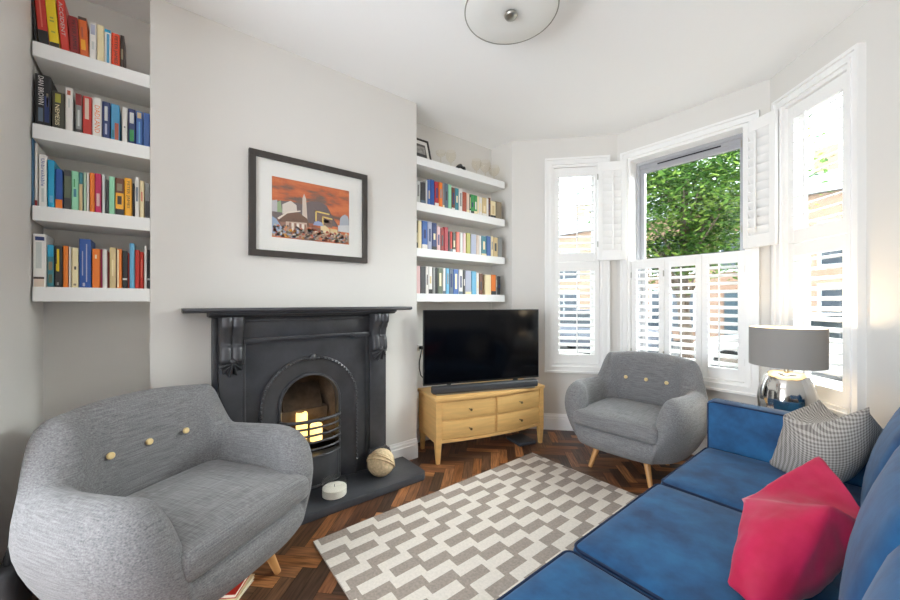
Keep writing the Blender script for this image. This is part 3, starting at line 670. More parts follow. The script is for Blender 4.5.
for s in (-1,1):
    ya, yb = FC+s*.392, FC+s*.505; a,b = min(ya,yb), max(ya,yb)
    mb = MB(); mb.box(BX+.001,-2.335,a,b,.05,1.138,.003); o1,o2 = sorted((FC+s*.505,FC+s*.535)); mb.box(BX+.001,-2.365,o1,o2,.05,1.138,.003)
    i1,i2 = sorted((FC+s*.372,FC+s*.392)); mb.box(BX+.001,-2.35,i1,i2,.05,.985,.004)
    j = mb.build('jamb','iron',t,world=True,smooth=30)
    yc = FC+s*.4485
    mb = MB(); corbel_bm(mb,yc); mb.build('corbel','iron',j,world=True,smooth=60)
    mb = MB(); shell_bm(mb,yc); mb.build('shell_ornament','iron',j,world=True,smooth=40)
    mb = MB()
    lo,hi = FC+s*.38, FC+s*.55
    mb.prism([(FC+s*.375,.05),(FC+s*.575,.05),(FC+s*.555,.13),(FC+s*.535,.175),(FC+s*.52,.18),(FC+s*.52,.19),(FC+s*.385,.19),(FC+s*.385,.18),(FC+s*.375,.175)],BX+.001,-2.315,axis='x',bev=.003)
    mb.build('plinth_block','iron',j,world=True,smooth=30)
# insert plate with the arched hole
RO, RI, ZA = .303, .176, .573
mb = MB()
NA = 40; arc = [(FC+RO*math.cos(PI-PI*k/NA), ZA+RO*math.sin(PI-PI*k/NA)) for k in range(NA+1)]
vs = []; fs = []
yl, yr, zt = FC-.374, FC+.374, .998
def edgept(y,z):
    dx, dz = y-FC, z-ZA
    k = 1e9
    if dx: k = min(k, .374/abs(dx))
    if dz > 1e-9: k = min(k,(zt-ZA)/dz)
    return (FC+dx*k, ZA+dz*k)
ring = [(FC-RO,.05)]+arc+[(FC+RO,.05)]; outer = [(yl,.05)]+[edgept(*p) for p in arc]+[(yr,.05)]
# keep the two top corners square
for k in range(len(ring)-1):
    n = len(vs); a,b = ring[k],ring[k+1]; c,d = outer[k+1],outer[k]
    vs += [(-2.36,*a),(-2.36,*b),(-2.36,*c),(-2.36,*d)]; fs.append((n,n+1,n+2,n+3))
    if (abs(c[1]-zt) < 1e-6) != (abs(d[1]-zt) < 1e-6):
        m_ = len(vs); cy = yl if c[0] < FC else yr; vs.append((-2.36,cy,zt)); fs.append((n+3,n+2,m_))
mb.poly(vs,fs); ip = mb.build('insert_plate','iron',t,world=True)
# swept arch band
prof = [(RO+.004,-2.364),(RO,-2.346),(RO-.012,-2.340),(RO-.022,-2.350),(RO-.03,-2.352),(RI+.035,-2.375),(RI+.022,-2.378),(RI+.016,-2.368),(RI+.006,-2.366),(RI,-2.374),(RI,-2.42)]
path = [(1,0,.05-ZA)]; 
vs = []; fs = []; st = [('l',.05),('l',.3)]+[('a',PI-PI*k/48) for k in range(49)]+[('r',.3),('r',.05)]
for kind,val in st:
    for (r,x) in prof:
        if kind == 'l': vs.append((x,FC-r,val))
        elif kind == 'r': vs.append((x,FC+r,val))
        else: vs.append((x,FC+r*math.cos(val),ZA+r*math.sin(val)))
n = len(prof)
for i in range(len(st)-1):
    for j in range(n-1): fs.append((i*n+j,i*n+j+1,(i+1)*n+j+1,(i+1)*n+j))
mb = MB(); mb.poly(vs,fs); mb.build('arch_surround','iron',t,world=True,smooth=40)
mb = MB()
for k in range(73):
    s_ = k/72*(2*.42+PI*RO)
    if s_ < .42: p = (FC-RO+.006,.15+s_)
    elif s_ < .42+PI*RO: a = PI-(s_-.42)/RO; p = (FC+(RO-.006)*math.cos(a),ZA+(RO-.006)*math.sin(a))
    else: p = (FC+RO-.006,ZA-(s_-.42-PI*RO))
    mb.sphere((-2.338,*p),.0075,8,6)
mb.sphere((-2.336,FC,ZA+RO-.004),(.016,.02,.024),10,8); mb.sphere((-2.336,FC-.026,ZA+RO-.012),(.012,.018,.012),8,6); mb.sphere((-2.336,FC+.026,ZA+RO-.012),(.012,.018,.012),8,6)
mb.build('bead_moulding','iron',t,world=True,smooth=True)
# firebox
mb = MB(); xb = -2.63
ya,yb = FC-.245,FC+.245; yc0,yc1 = FC-.13,FC+.13; zt = .80
V = [(-2.42,ya,.05),(-2.42,yb,.05),(-2.42,yb,zt),(-2.42,ya,zt),(xb,yc0,.05),(xb,yc1,.05),(xb,yc1,zt),(xb,yc0,zt)]
mb.poly(V,[(0,3,7,4),(4,7,6,5),(1,5,6,2),(3,2,6,7),(0,4,5,1)])
mb.box(xb,-2.52,yc0-.03,yc1+.03,.42,.50,.006); mb.prism([(xb,.5),(-2.53,.5),(-2.60,.62),(xb,.66)],yc0,yc1,axis='y',bev=.004)
mb.build('firebox','brick',t,world=True)
mb = MB(); mb.box(-2.60,-2.40,FC-.17,FC+.17,.295,.315,.003); mb.build('fire_basket_floor','iron',t,world=True)
# bowed grate bars and the ash cover below them
def bow(x0,d,n=14,w=.185): return [(x0+d*math.cos(k), FC+w*math.sin(k)) for k in [-PI/2+PI*i/n for i in range(n+1)]]
gr = MB()
pts = bow(-2.375,.085)
gr.prism([(p[0],p[1]) for p in pts]+[(-2.375,FC+.18),(-2.375,FC-.18)][:0],.055,.255,axis='z',bev=.002)
gr.tube([(p[0]+.003,p[1],.255) for p in pts],.008,8); gr.tube([(p[0]+.004,p[1],.07) for p in pts],.01,8)
g = gr.build('grate','iron',t,world=True,smooth=30)
for i,z in enumerate((.300,.345,.390,.435,.48)):
    mb = MB(); mb.tube([(p[0],p[1],z) for p in pts],.0075 if i < 4 else .011,8); mb.build('grate_bar','iron',g,world=True,smooth=True)
for s in (-1,1):
    mb = MB(); mb.box(-2.385,-2.368,FC+s*.186-.008,FC+s*.186+.008,.25,.50,.002); mb.build('grate_post','iron',g,world=True)
# candles in the grate
def candle(x,y,z,r,h,label):
    t = thing('pillar_candle',label,'candle',(x,y,z),group='candles in the fire grate')
    mb = MB(); mb.lathe([(r,0),(r,h*.96),(r*.93,h),(r*.75,h-.006),(.001,h-.010)],20); mb.build('wax','flame',t,smooth=40)
    mb = MB(); mb.lathe([(.0012,h-.012),(.0012,h+.008)],6); mb.build('wick','dark',t)
candle(-2.50,.735,.315,.036,.17,'lit cream pillar candle standing at the back of the grate')
candle(-2.41,.80,.315,.038,.105,'shorter lit cream pillar candle behind the grate bars')
# jar candle and ball on the hearth
t = thing('jar_candle','white candle in a round clear glass dish on the slate hearth','candle',(-2.155,.825,.05))
mb = MB(); mb.lathe([(.0,.003),(.068,.003),(.078,.01),(.080,.092),(.076,.092),(.073,.012),(.0,.008)],32,cap=False); mb.build('glass_jar','jar',t,smooth=40)
mb = MB(); mb.lathe([(.071,.0085),(.071,.05),(.063,.054),(.001,.052)],32); wx = mb.build('wax','wax',t,smooth=40)
mb = MB(); mb.tube([(.0,.0,.05),(.0,.0,.062),(.003,0,.068)],.0015,6); mb.build('wick','dark',wx)
t = thing('rope_ball','ball wrapped in natural jute rope resting on the hearth beside the right jamb','ornament',(-2.205,1.165,.05))
mb = MB(); rr = .088; AX3 = Matrix.Translation((0,0,rr)) @ Matrix.Rotation(R(38),4,'X') @ Matrix.Rotation(R(24),4,'Y')
prof = [(max(.0005,(rr*math.sin(PI*k/40))), -rr*math.cos(PI*k/40)) for k in range(41)]
vs = []; fs = []; sg = 96
for i,(r,z) in enumerate(prof):
    for k in range(sg):
        a = 2*PI*k/sg; tw = a+.5*z/rr
        q = r*(1+.028*abs(math.sin(12*tw)))
        vs.append((q*math.cos(a),q*math.sin(a),z))
for i in range(40):
    for k in range(sg): fs.append((i*sg+k,i*sg+(k+1)%sg,(i+1)*sg+(k+1)%sg,(i+1)*sg+k))
mb.poly(vs,fs,AX3); mb.build('rope_wrap','rope',t,smooth=True)
mb = MB()
for tilt,rad in ((R(84),.091),(R(96),.092),(R(78),.090)):
    m = AX3 @ Matrix.Rotation(tilt,4,'X') @ Matrix.Rotation(.5,4,'Y')
    mb.tube([(rad*math.cos(2*PI*k/48),rad*math.sin(2*PI*k/48),.012*(tilt-1.5)*3) for k in range(48)],.0065,6,closed=True,M4=m)
mb.build('rope_strand','rope',t,smooth=True)

# ------------------------------------------------------------------ television, stand and the things around it
FL, FR = Vector((-2.185,1.622,0)), Vector((-1.962,2.585,0))
e = (FR-FL).normalized(); ang = math.atan2(e.y,e.x); Wd = (FR-FL).length
# local: x along the front (left to right as seen), y towards the back, z up
t = thing('tv_stand','honey oak bow fronted chest with four drawers under the television','chest',tuple((FL+FR)/2),ang)
hw = Wd/2+.012; dp = .36
def front(x): return -.045*(1-(x/hw)**2)
N = 20
def slab(mb, z0, z1, over, x0=-1, x1=1, yb=None, inset=0, bev=.003):
    xs = [hw*(x0+(x1-x0)*k/N) for k in range(N+1)]
    pts = [(x*(1+over/hw) ,front(x)-over+inset) for x in xs] + [(xs[-1]*(1+over/hw), dp if yb is None else yb),(xs[0]*(1+over/hw), dp if yb is None else yb)]
    mb.prism(pts,z0,z1,bev=bev)
mb = MB(); slab(mb,.474,.50,.012,bev=.005); mb.build('top','oak',t,smooth=40)
mb = MB()
mb.box(-hw,-hw+.022,.03,dp,.155,.474,.002); mb.box(hw-.022,hw,.03,dp,.155,.474,.002); mb.box(-hw+.02,hw-.02,dp-.015,dp-.002,.16,.474)
slab(mb,.155,.178,0,-.955,.955); mb.box(-.008,.008,-.035,dp-.02,.178,.474,.001)
slab(mb,.318,.326,0,-.94,.94,inset=.006,bev=.001); slab(mb,.464,.4745,0,-.94,.94,inset=.004,bev=.001)
mb.build('carcass','oak',t)
for sx in (-1,1):
    for yb_ in (0,1):
        mb = MB(); x0 = sx*(hw-.022); ty = (.012 if not yb_ else dp-.03)
        top = .474 if not yb_ else .16
        for (za,zb,wa,wb) in ((.155,top,.022,.022),(0,.155,.013,.022)):
            if zb <= za: continue
            v = [(x0-wa,ty-wa,za),(x0+wa,ty-wa,za),(x0+wa,ty+wa,za),(x0-wa,ty+wa,za),(x0-wb,ty-wb,zb),(x0+wb,ty-wb,zb),(x0+wb,ty+wb,zb),(x0-wb,ty+wb,zb)]
            mb.poly(v,[(3,2,1,0),(4,5,6,7),(0,1,5,4),(1,2,6,5),(2,3,7,6),(3,0,4,7)])
        mb.build('leg','oak',t)
for sx in (-1,1):
    for (za,zb) in ((.182,.316),(.329,.462)):
        mb = MB(); a,b = sorted((sx*.012/hw, sx*(1-.046/hw)))
        slab(mb,za,zb,0,a,b,yb=front(hw*(a+b)/2)+.05,inset=.003,bev=.0025)
        d = mb.build('drawer','oakh',t,smooth=30)
        xm = hw*(a+b)/2; zm = (za+zb)/2; yf = front(xm)+.003
        mb = MB(); K = Matrix.Translation((xm,yf,zm)) @ Matrix.Rotation(R(90),4,'X')
        mb.lathe([(.0045,0),(.0045,.022),(.009,.026),(.0105,.031),(.008,.036),(.001,.037)],14,M4=K); kn = mb.build('knob','brass',d,smooth=True)
TL_, TR_ = Vector((-2.321,1.586,0)), Vector((-1.985,2.562,0))
et = (TR_-TL_).normalized(); tvA = math.atan2(et.y,et.x); tw = (TR_-TL_).length/2; tc_ = (TL_+TR_)/2
t = thing('television','large flat black television standing on the oak chest','television',(tc_.x,tc_.y,.50),tvA)
tz0, tz1 = .072,.658
mb = MB(); mb.box(-tw,tw,-.012,.012,tz0,tz1,.004); mb.box(-tw*.6,tw*.6,.012,.045,tz0+.03,tz0+.4,.012); mb.build('casing','dark',t)
mb = MB(); mb.box(-tw+.006,tw-.006,-.0135,-.0115,tz0+.016,tz1-.006); mb.build('screen','screen',t)
for s in (-1,1):
    mb = MB(); mb.prism([(-.012,0),(.09,0),(.09,.006),(.012,.08),(-.006,.08),(-.012,.006)],s*.30-.012,s*.30+.012,axis='x',bev=.002)
    mb.build('foot','dark',t)
sa, sbv = Vector((-2.235,1.657,0)), Vector((-1.925,2.488,0)); es = (sbv-sa).normalized(); ns = Vector((-es.y,es.x,0)); sc_ = (sa+sbv)/2+ns*.036; sl_ = (sbv-sa).length/2+.018; sc_ = sc_-es*.016
t = thing('soundbar','long dark grey soundbar lying in front of the television','soundbar',(sc_.x,sc_.y,.50),math.atan2(es.y,es.x))
mb = MB(); mb.box(-sl_,sl_,-.036,.028,.010,.066,.012,seg=3); mb.build('body',mat('charcoal_mesh',(58,60,64),.5,bump=.2,bscale=400),t,smooth=40)
mb = MB(); mb.box(-sl_+.03,sl_-.03,-.035,.025,0,.011,.002); mb.build('base','nickel',t)
# flat black box on the floor under the chest
t = thing('router_box','flat dark box lying on the floor under the oak chest','box',(-2.09,2.46,0),ang)
mb = MB(); mb.box(-.085,.085,-.10,.10,.004,.032,.006); mb.build('case',mat('dark_grey_plastic',(62,66,72),.5),t)
mb = MB(); mb.box(-.07,.07,-.085,.085,0,.005); mb.build('foot','dark',t)
# wall socket and its cable, left of the television
t = thing('wall_socket','small black plug in the alcove wall left of the television','socket',(AX,1.775,0.825))
mb = MB(); mb.box(AX,AX+.012,1.745,1.81,0.800,0.850,.003); mb.build('plate','wall',t,world=True)
mb = MB(); mb.box(AX+.012,AX+.045,1.762,1.793,0.810,0.837,.004); mb.build('plug','dark',t,world=True)
mb = MB(); mb.tube([(AX+.03,1.778,0.812),(AX+.034,1.765,0.765),(AX+.03,1.752,0.705),(AX+.03,1.752,0.645),(AX+.034,1.765,0.585),(AX+.04,1.80,0.545),(AX+.05,1.87,0.535)],.0045,8); mb.build('cable','dark',t,world=True,smooth=True)
# ceiling light
t = thing('ceiling_light','round opal flush ceiling light with chrome rim and nickel knob','light',(-1.215,1.356,H))
mb = MB(); mb.lathe([(.226,-.008),(.226,-.128),(.220,-.132),(.12,-.134),(.001,-.134)],64,cap=False); mb.build('drum_shade','diffuser',t,smooth=40)
mb = MB()
for z in (-.128,-.012): mb.tube([(.2275*math.cos(2*PI*k/64),.2275*math.sin(2*PI*k/64),z) for k in range(64)],.0035,6,closed=True)
mb.build('rim','nickel',t,smooth=True)
mb = MB(); mb.lathe([(.10,0),(.10,-.02),(.08,-.025)],32); mb.build('ceiling_plate','nickel',t,smooth=40)
mb = MB(); mb.lathe([(.016,-.134),(.03,-.140),(.034,-.148),(.028,-.158),(.010,-.164),(.0005,-.165)],24); mb.build('finial','nickel',t,smooth=True)
# ------------------------------------------------------------------ armchairs
def smooth(a,b,x):
    k = max(0,min(1,(x-a)/(b-a))); return k*k*(3-2*k)
def chair_meshes():
    a, b = .428, .40; n = 2.9
    # dense superellipse, resampled by arc length starting at the front centre (-y), going towards +x
    raw = []
    for k in range(2001):
        th = -PI/2+2*PI*k/2000; c, s = math.cos(th), math.sin(th)
        raw.append((a*math.copysign(abs(c)**(2/n),c), b*math.copysign(abs(s)**(2/n),s)))
    L = [0]
    for p,q in zip(raw,raw[1:]): L.append(L[-1]+math.hypot(q[0]-p[0],q[1]-p[1]))
    tot = L[-1]; NS = 144; pts = []; j = 0
    # more sections where the arm front rises
    us = []
    half = []
    m = NS//2
    dens = lambda u: 1+2.2*math.exp(-((u-.22)/.06)**2)
    acc = [0]
    for k in range(1000): acc.append(acc[-1]+dens(k/1000))
    for k in range(m+1):
        tgt = acc[-1]*k/m; i = next(i for i in range(len(acc)) if acc[i] >= tgt-1e-9); half.append(i/1000)
    us = [h/2 for h in half] + [1-h/2 for h in half[-2:0:-1]]
    loops = []
    for u in us:
        d = u*tot
        i = max(0,min(len(L)-2, next((i for i in range(len(L)) if L[i] >= d), len(L)-1)-1))
        k = (d-L[i])/max(1e-9,L[i+1]-L[i]); p = Vector((raw[i][0]+(raw[i+1][0]-raw[i][0])*k, raw[i][1]+(raw[i+1][1]-raw[i][1])*k))
        q0, q1 = raw[max(0,i-6)], raw[min(len(raw)-1,i+7)]
        tg = Vector((q1[0]-q0[0],q1[1]-q0[1])).normalized(); nr = Vector((tg.y,-tg.x))   # outward
        h_ = min(u,1-u)*2          # 0 front centre .. 1 back centre
        kk = max(0,min(1,(h_-.19)/.16)); arm = (1-(1-kk)**2.6)**.62; back = smooth(.645,.745,h_)
        zr = .325+arm*(.61-.325)-.015*smooth(.4,.6,h_)+back*(.805-.595)+.02*smooth(.74,.98,h_)
        T = .075+arm*.065+back*.015
        zb = .165
        bulge = .03*arm*(1-back*.6)
        K = [(-.19,0),(-.10,.0),(-.055,.05),(-.02,.2),(.0+bulge*.6,.42),(.004+bulge,.62),(-.004+bulge*.7,.82),(-.022,.94),(-T*.5,1.0),(-T+.022,.955),(-T,.85),(-T-.004,.62),(-T,.35),(-T,.12)]
        loop = []
        for (r,f) in K:
            z = zb+(zr-zb)*f
            rr = r
            if f > .45:
                rr += back*.05*((z-.4)/.4) - .02*back
            # front of the seat rail leans a touch, arms splay outwards
            rr += arm*(1-back)*.012*(f-.3)
            loop.append((p.x+nr.x*rr, p.y+nr.y*rr, z))
        loops.append(loop)
    vs = [v for l in loops for v in l]; nk = len(loops[0]); nl = len(loops); fs = []
    for i in range(nl):
        j = (i+1)%nl
        for k in range(nk-1): fs.append((i*nk+k,j*nk+k,j*nk+k+1,i*nk+k+1))
    fs.append(tuple(i*nk for i in range(nl))[::-1])
    # inner floor under the cushion
    fs.append(tuple(i*nk+nk-1 for i in range(nl)))
    return vs, fs
CV, CF = chair_meshes()
def armchair(label, loc, rz):
    t = thing('armchair',label,'armchair',loc,rz,'grey buttoned armchairs')
    mb = MB(); mb.poly(CV,CF); mb.build('upholstered_shell','grey',t,smooth=True,sub=1)
    mb = MB(); mb.rbox((0,-.078,.372),(.585,.61,.115),.042,n=9,crown=.022)
    mb.build('seat_cushion','grey',t,smooth=True)
    for x in (-.15,0,.15):
        yb = min((v[1] for v in CV if abs(v[0]-x) < .03 and abs(v[2]-.60) < .06 and .1 < v[1] < .34), default=.25)
        mb = MB(); K = Matrix.Translation((x,yb+.004,.605)) @ Matrix.Rotation(R(82),4,'X')
        mb.lathe([(.014,0),(.014,.006),(.011,.010),(.0005,.0115)],18,M4=K); mb.build('button','button',t,smooth=40)
    for sx in (-1,1):
        for (ya,yb_) in ((-.215,-.262),(.17,.20)):
            mb = MB(); mb.tube([(sx*.165,ya,.172),(sx*(.208 if ya < 0 else .165),yb_,.0)],[.023,.0145],16); mb.build('leg','beech',t,smooth=40)
    return t
f2 = math.atan2(-.998,.059)+PI/2
f1 = math.atan2(.55,.84)+PI/2
armchair('grey buttoned armchair in the bay window beside the blue sofa',(-1.264,2.765,0),f2)
armchair('grey buttoned armchair in the foreground left of the fireplace',(-1.870,.097,0),f1)

# ------------------------------------------------------------------ sofa
t = thing('sofa','long blue velvet three seat sofa with dark piping along the right wall','sofa',(-.25,1.3,0))
mb = MB(); mb.box(-.655,.20,.09,2.49,.07,.29,.012); mb.build('base','sofa',t,world=True)
def rrect(x0,x1,y0,y1,z,r,n=6,crown=0):
    p = []
    for (cx,cy,a0) in ((x1-r,y1-r,0),(x0+r,y1-r,90),(x0+r,y0+r,180),(x1-r,y0+r,270)):
        for k in range(n+1): a = R(a0+90*k/n); p.append((cx+r*math.cos(a),cy+r*math.sin(a),z))
    return p
for (a,b) in ((1.742,2.378),(1.052,1.738),(.205,1.048)):
    mb = MB(); mb.rbox((-.30,(a+b)/2,.355),(.78,b-a-.004,.135),.03,n=11,crown=.026)
    c = mb.build('seat_cushion','sofa',t,world=True,smooth=True)
    mb = MB(); 
    for z in (.414,.298): mb.tube(rrect(-.684,.085,a+.008,b-.008,z,.03),.0048,6,closed=True)
    mb.build('piping','piping',c,world=True,smooth=True)
ln = R(15)
for (a,b) in ((1.745,2.375),(1.055,1.735),(.21,1.045)):
    K = Matrix.Translation((-.005,(a+b)/2,.43)) @ Matrix.Rotation(ln,4,'Y') @ Matrix.Translation((0,0,.205))
    mb = MB(); mb.rbox((0,0,0),(.41,b-a-.006,.20),.06,n=11,crown=.03,crownb=.03,M4=K @ Matrix.Rotation(R(-90),4,'Y'))
    c = mb.build('back_cushion','sofa',t,world=True,smooth=True)
    mb = MB()
    for s in (-1,1): mb.tube([K @ Vector((s*.082,p[1],p[0])) for p in rrect(-.19,.19,-(b-a)/2+.018,(b-a)/2-.018,0,.05)],.0048,6,closed=True)
    mb.build('piping','piping',c,world=True,smooth=True)
mb = MB(); mb.prism([(.10,.08),(.22,.08),(.305,.74),(.225,.74)],.09,2.49,axis='y',bev=.012); mb.build('backrest_frame','sofa',t,world=True)
for (ya,yb_,xf) in ((2.382,2.50,-.69),(.085,.2,-.50)):
    mb = MB(); mb.prism([(xf,.08),(.16,.08),(.16,.66),(xf,.672)],ya,yb_,axis='y',bev=.018); ar = mb.build('arm','sofa',t,world=True,smooth=30)
    mb = MB(); mb.tube([(xf+.006,ya+.006,.10),(xf+.006,ya+.006,.655),(xf+.03,ya+.006,.668),(.12,ya+.006,.656)],.0045,6); mb.build('piping','piping',ar,world=True,smooth=True)
for (x,y) in ((-.6,.16),(-.6,2.42),(.12,.16),(.12,2.42)):
    mb = MB(); mb.lathe([(.018,0),(.028,.075)],14,M4=Matrix.Translation((x,y,0))); mb.build('leg','dark',t,world=True,smooth=40)

# ------------------------------------------------------------------ loose cushions
def folded_cushion(label,V,F,cr,vc,m,uvs=None):
    bm = bmesh.new(); cl = bm.edges.layers.float.new('crease_edge'); vl = bm.verts.layers.float.new('crease_vert'); v = [bm.verts.new(p) for p in V]
    bm.verts.index_update()
    for f in F: bm.faces.new([v[i] for i in f])
    bmesh.ops.recalc_face_normals(bm, faces=bm.faces[:])
    for e_ in bm.edges: e_[cl] = cr.get(tuple(sorted(q.index for q in e_.verts)),0)
    for i,k in vc.items(): v[i][vl] = k
    if uvs:
        ul = bm.loops.layers.uv.new('UVMap')
        for f in bm.faces:
            for l in f.loops: l[ul].uv = (l.vert.co.x*uvs+l.vert.co.y*uvs*.35, l.vert.co.z*uvs-l.vert.co.y*uvs*.6)
    xs = [p[0] for p in V]; ys = [p[1] for p in V]; c = Vector(((min(xs)+max(xs))/2,(min(ys)+max(ys))/2,min(p[2] for p in V)))
    me = bpy.data.meshes.new('throw_cushion'); bm.to_mesh(me); bm.free(); me.transform(Matrix.Translation(-c))
    for p in me.polygons: p.use_smooth = True
    me.materials.append(M[m]); o = bpy.data.objects.new('throw_cushion',me); C.objects.link(o); o.location = c
    md = o.modifiers.new('sub','SUBSURF'); md.levels = 4; md.render_levels = 4
    tx = bpy.data.textures.get('cloth_wrinkles') or bpy.data.textures.new('cloth_wrinkles','CLOUDS'); tx.noise_scale = .06
    d = o.modifiers.new('wrinkles','DISPLACE'); d.texture = tx; d.strength = .012; d.mid_level = .5
    tag(o,label,'cushion','cushions on the sofa'); return o
folded_cushion('bright pink velvet cushion with a folded top in the middle of the blue sofa',
    [(-.18,1.76,.72),(-.32,1.42,.605),(-.122,1.38,.685),(-.03,1.50,.60),(-.30,1.15,.47),(-.185,1.11,.428),(-.09,1.33,.43),(-.20,1.74,.44),(-.25,1.17,.615),(-.165,1.51,.60)],
    [(0,1,9),(1,2,9),(2,3,9),(3,0,9),(1,4,8),(4,5,8),(5,2,8),(2,1,8),(2,5,6),(2,6,3),(0,3,6,7),(0,7,4,1),(4,7,6,5)],
    {(0,1):.5,(0,3):.5,(1,2):1,(2,3):1,(1,4):.35,(2,5):.6,(4,5):.4},{0:.85,1:.9,3:.9,4:.8,2:.8},'pink')
folded_cushion('grey houndstooth cushion with a dented top in the far sofa corner',
    [(-.245,2.36,.772),(-.33,2.11,.735),(-.25,2.07,.70),(-.085,2.14,.815),(-.03,2.29,.675),(-.41,2.205,.462),(-.10,2.04,.435),(-.22,2.345,.445),(-.225,1.955,.585),(-.175,2.27,.70)],
    [(0,1,2),(0,2,9),(9,2,3),(9,3,4),(0,9,4),(1,5,8),(5,6,8),(6,3,8),(3,2,8),(2,1,8),(3,6,4),(0,4,6,7),(0,7,5,1),(5,7,6)],
    {(1,2):.9,(2,3):.8,(0,1):.7,(0,9):.7,(3,9):.6,(1,5):.4,(3,6):.3,(3,4):.5,(5,6):.4},{0:1,1:.6,3:1,4:.9,5:.9},'hound',3.0)

# ------------------------------------------------------------------ lamp on a side table behind the sofa arm
lx, ly, tz = -.415,2.76,.50
t = thing('side_table','small round side table behind the sofa arm under the lamp','table',(lx,ly,0))
mb = MB(); mb.lathe([(.17,tz-.02),(.175,tz-.01),(.17,tz)],32); mb.build('table_top','oak',t,smooth=40)
mb = MB(); mb.lathe([(.02,.02),(.02,tz-.02)],16); mb.build('stem','oak',t,smooth=40)
mb = MB(); mb.lathe([(.13,0),(.13,.012),(.03,.025)],24); mb.build('base','oak',t,smooth=40)
t = thing('table_lamp','table lamp with wide grey drum shade and fluted silver base','lamp',(lx,ly,tz))
flute = lambda a,z: 1+.035*abs(math.cos(4*a)) if .02 < z < .32 else 1
mb = MB(); mb.lathe([(.07,0),(.085,.005),(.105,.06),(.122,.12),(.126,.17),(.120,.22),(.107,.27),(.092,.305),(.080,.322),(.06,.330),(.02,.332)],64,mod=flute); mb.build('lamp_base','chrome',t,smooth=50)
mb = MB(); mb.lathe([(.012,.33),(.012,.40)],14); mb.lathe([(.018,.40),(.018,.44)],14); mb.build('neck','nickel',t,smooth=40)
zs0, zs1 = .362,.577
mb = MB(); mb.lathe([(.162,zs0),(.166,zs0+.001),(.166,zs1-.001),(.162,zs1)],64,cap=False); sh = mb.build('lamp_shade','shadec',t,smooth=40)
mb = MB(); mb.lathe([(.1605,zs0+.001),(.1605,zs1-.001)],64,cap=False); mb.build('shade_lining','shadei',sh,smooth=True)
mb = MB()
for k in range(3): a = 2*PI*k/3; mb.tube([(.016*math.cos(a),.016*math.sin(a),zs1-.03),(.161*math.cos(a),.161*math.sin(a),zs1-.006)],.002,6)
mb.build('shade_spider','nickel',sh,smooth=True)
mb = MB(); mb.sphere((0,0,.485),(.03,.03,.042),14,10); mb.build('bulb','bulb',t,smooth=True)

# ------------------------------------------------------------------ rug
def rug():
    rx0, rx1, ry0, ry1 = -1.868,-.67,.605,2.335; w = .0588
    offs = [.50+.1275*(4-abs((k+1)%8-4)) for k in range(24)]
    vs = []; fs = []; mi_ = []; z = .009; per = .31; blk = .152
    n = int((rx1-rx0)/w)+1
    for i in range(n):
        xa = rx0+i*w; xb = min(rx1,xa+w)
        if xb-xa < .002: break
        cuts = {ry0,ry1}; o = offs[i%len(offs)]
        for k in range(-4,10):
            for c in (o+k*per,o+k*per+blk):
                if ry0 < c < ry1: cuts.add(c)
        cs = sorted(cuts)
        for a,b in zip(cs,cs[1:]):
            ph = ((a+b)/2-o)%per; q = len(vs)
            vs += [(xa,a,z),(xb,a,z),(xb,b,z),(xa,b,z)]; fs.append((q,q+1,q+2,q+3)); mi_.append(0 if ph < blk else 1)
    q = len(vs); vs += [(rx0,ry0,z),(rx1,ry0,z),(rx1,ry1,z),(rx0,ry1,z),(rx0,ry0,0),(rx1,ry0,0),(rx1,ry1,0),(rx0,ry1,0)]
    fs += [(q+4,q+5,q+1,q),(q+5,q+6,q+2,q+1),(q+6,q+7,q+3,q+2),(q+7,q+4,q,q+3),(q+7,q+6,q+5,q+4)]; mi_ += [0]*5
    me = bpy.data.meshes.new('rug'); me.from_pydata(vs,[],fs); me.update()
    me.materials.append(mat('taupe_wool',(158,146,136),.95,var=.18,vscale=(90,90,90),bump=.6,bscale=350)); me.materials.append(mat('ivory_wool',(220,212,202),.95,var=.08,vscale=(90,90,90),bump=.6,bscale=350))
    for p,k in zip(me.polygons,mi_): p.material_index = k
    o = bpy.data.objects.new('rug',me); C.objects.link(o); tag(o,'taupe and ivory stepped geometric rug on the parquet floor','rug'); recenter(o)
rug()
# ------------------------------------------------------------------ small things on the floor by the near armchair
bz = 0
for i,(col,lab,hh,dx) in enumerate((('white','white magazine at the bottom of the pile under the near armchair',.009,0),('cream','cream book in the middle of the pile under the near armchair',.014,.004),('red','red book on top of the pile under the near armchair',.016,-.006))):
    o = MB(); 
    o.box(-.10,.10,-.07,.07,0,.0015); o.box(-.10,.10,-.07,.07,hh-.0015,hh); o.box(-.10,-.0975,-.07,.07,.0015,hh-.0015)
    ob = o.build('book',bmat(col)); ob.location = (-1.795+dx,.20+dx,bz); ob.rotation_euler = (0,0,R(48+4*i)); XF[ob.name] = Matrix.Translation(ob.location) @ Matrix.Rotation(R(48+4*i),4,'Z')
    tag(ob,lab,'book','books under the near armchair')
    p = MB(); p.box(-.097,.097,-.067,.067,.0015,hh-.0015); p.build('page_block','cream',ob); bz += hh
t = thing('storage_bag','slumped charcoal cloth bag on the floor between the near armchair and wall','bag',(-1.96,-.408,0))
mb = MB(); mb.rbox((0,0,.16),(.24,.06,.32),.026,n=8); o = mb.build('bag_body','basket',t,smooth=True)
for v in o.data.vertices:
    v.co += Vector((noise.noise(v.co*9),.3*noise.noise(v.co*9+Vector((5,0,0))),0))*.02
mb = MB(); mb.tube([(-.05,.0,.31),(-.04,.0,.36),(0,0,.375),(.04,0,.36),(.05,0,.31)],.007,8); mb.build('handle','basket',t,smooth=True)
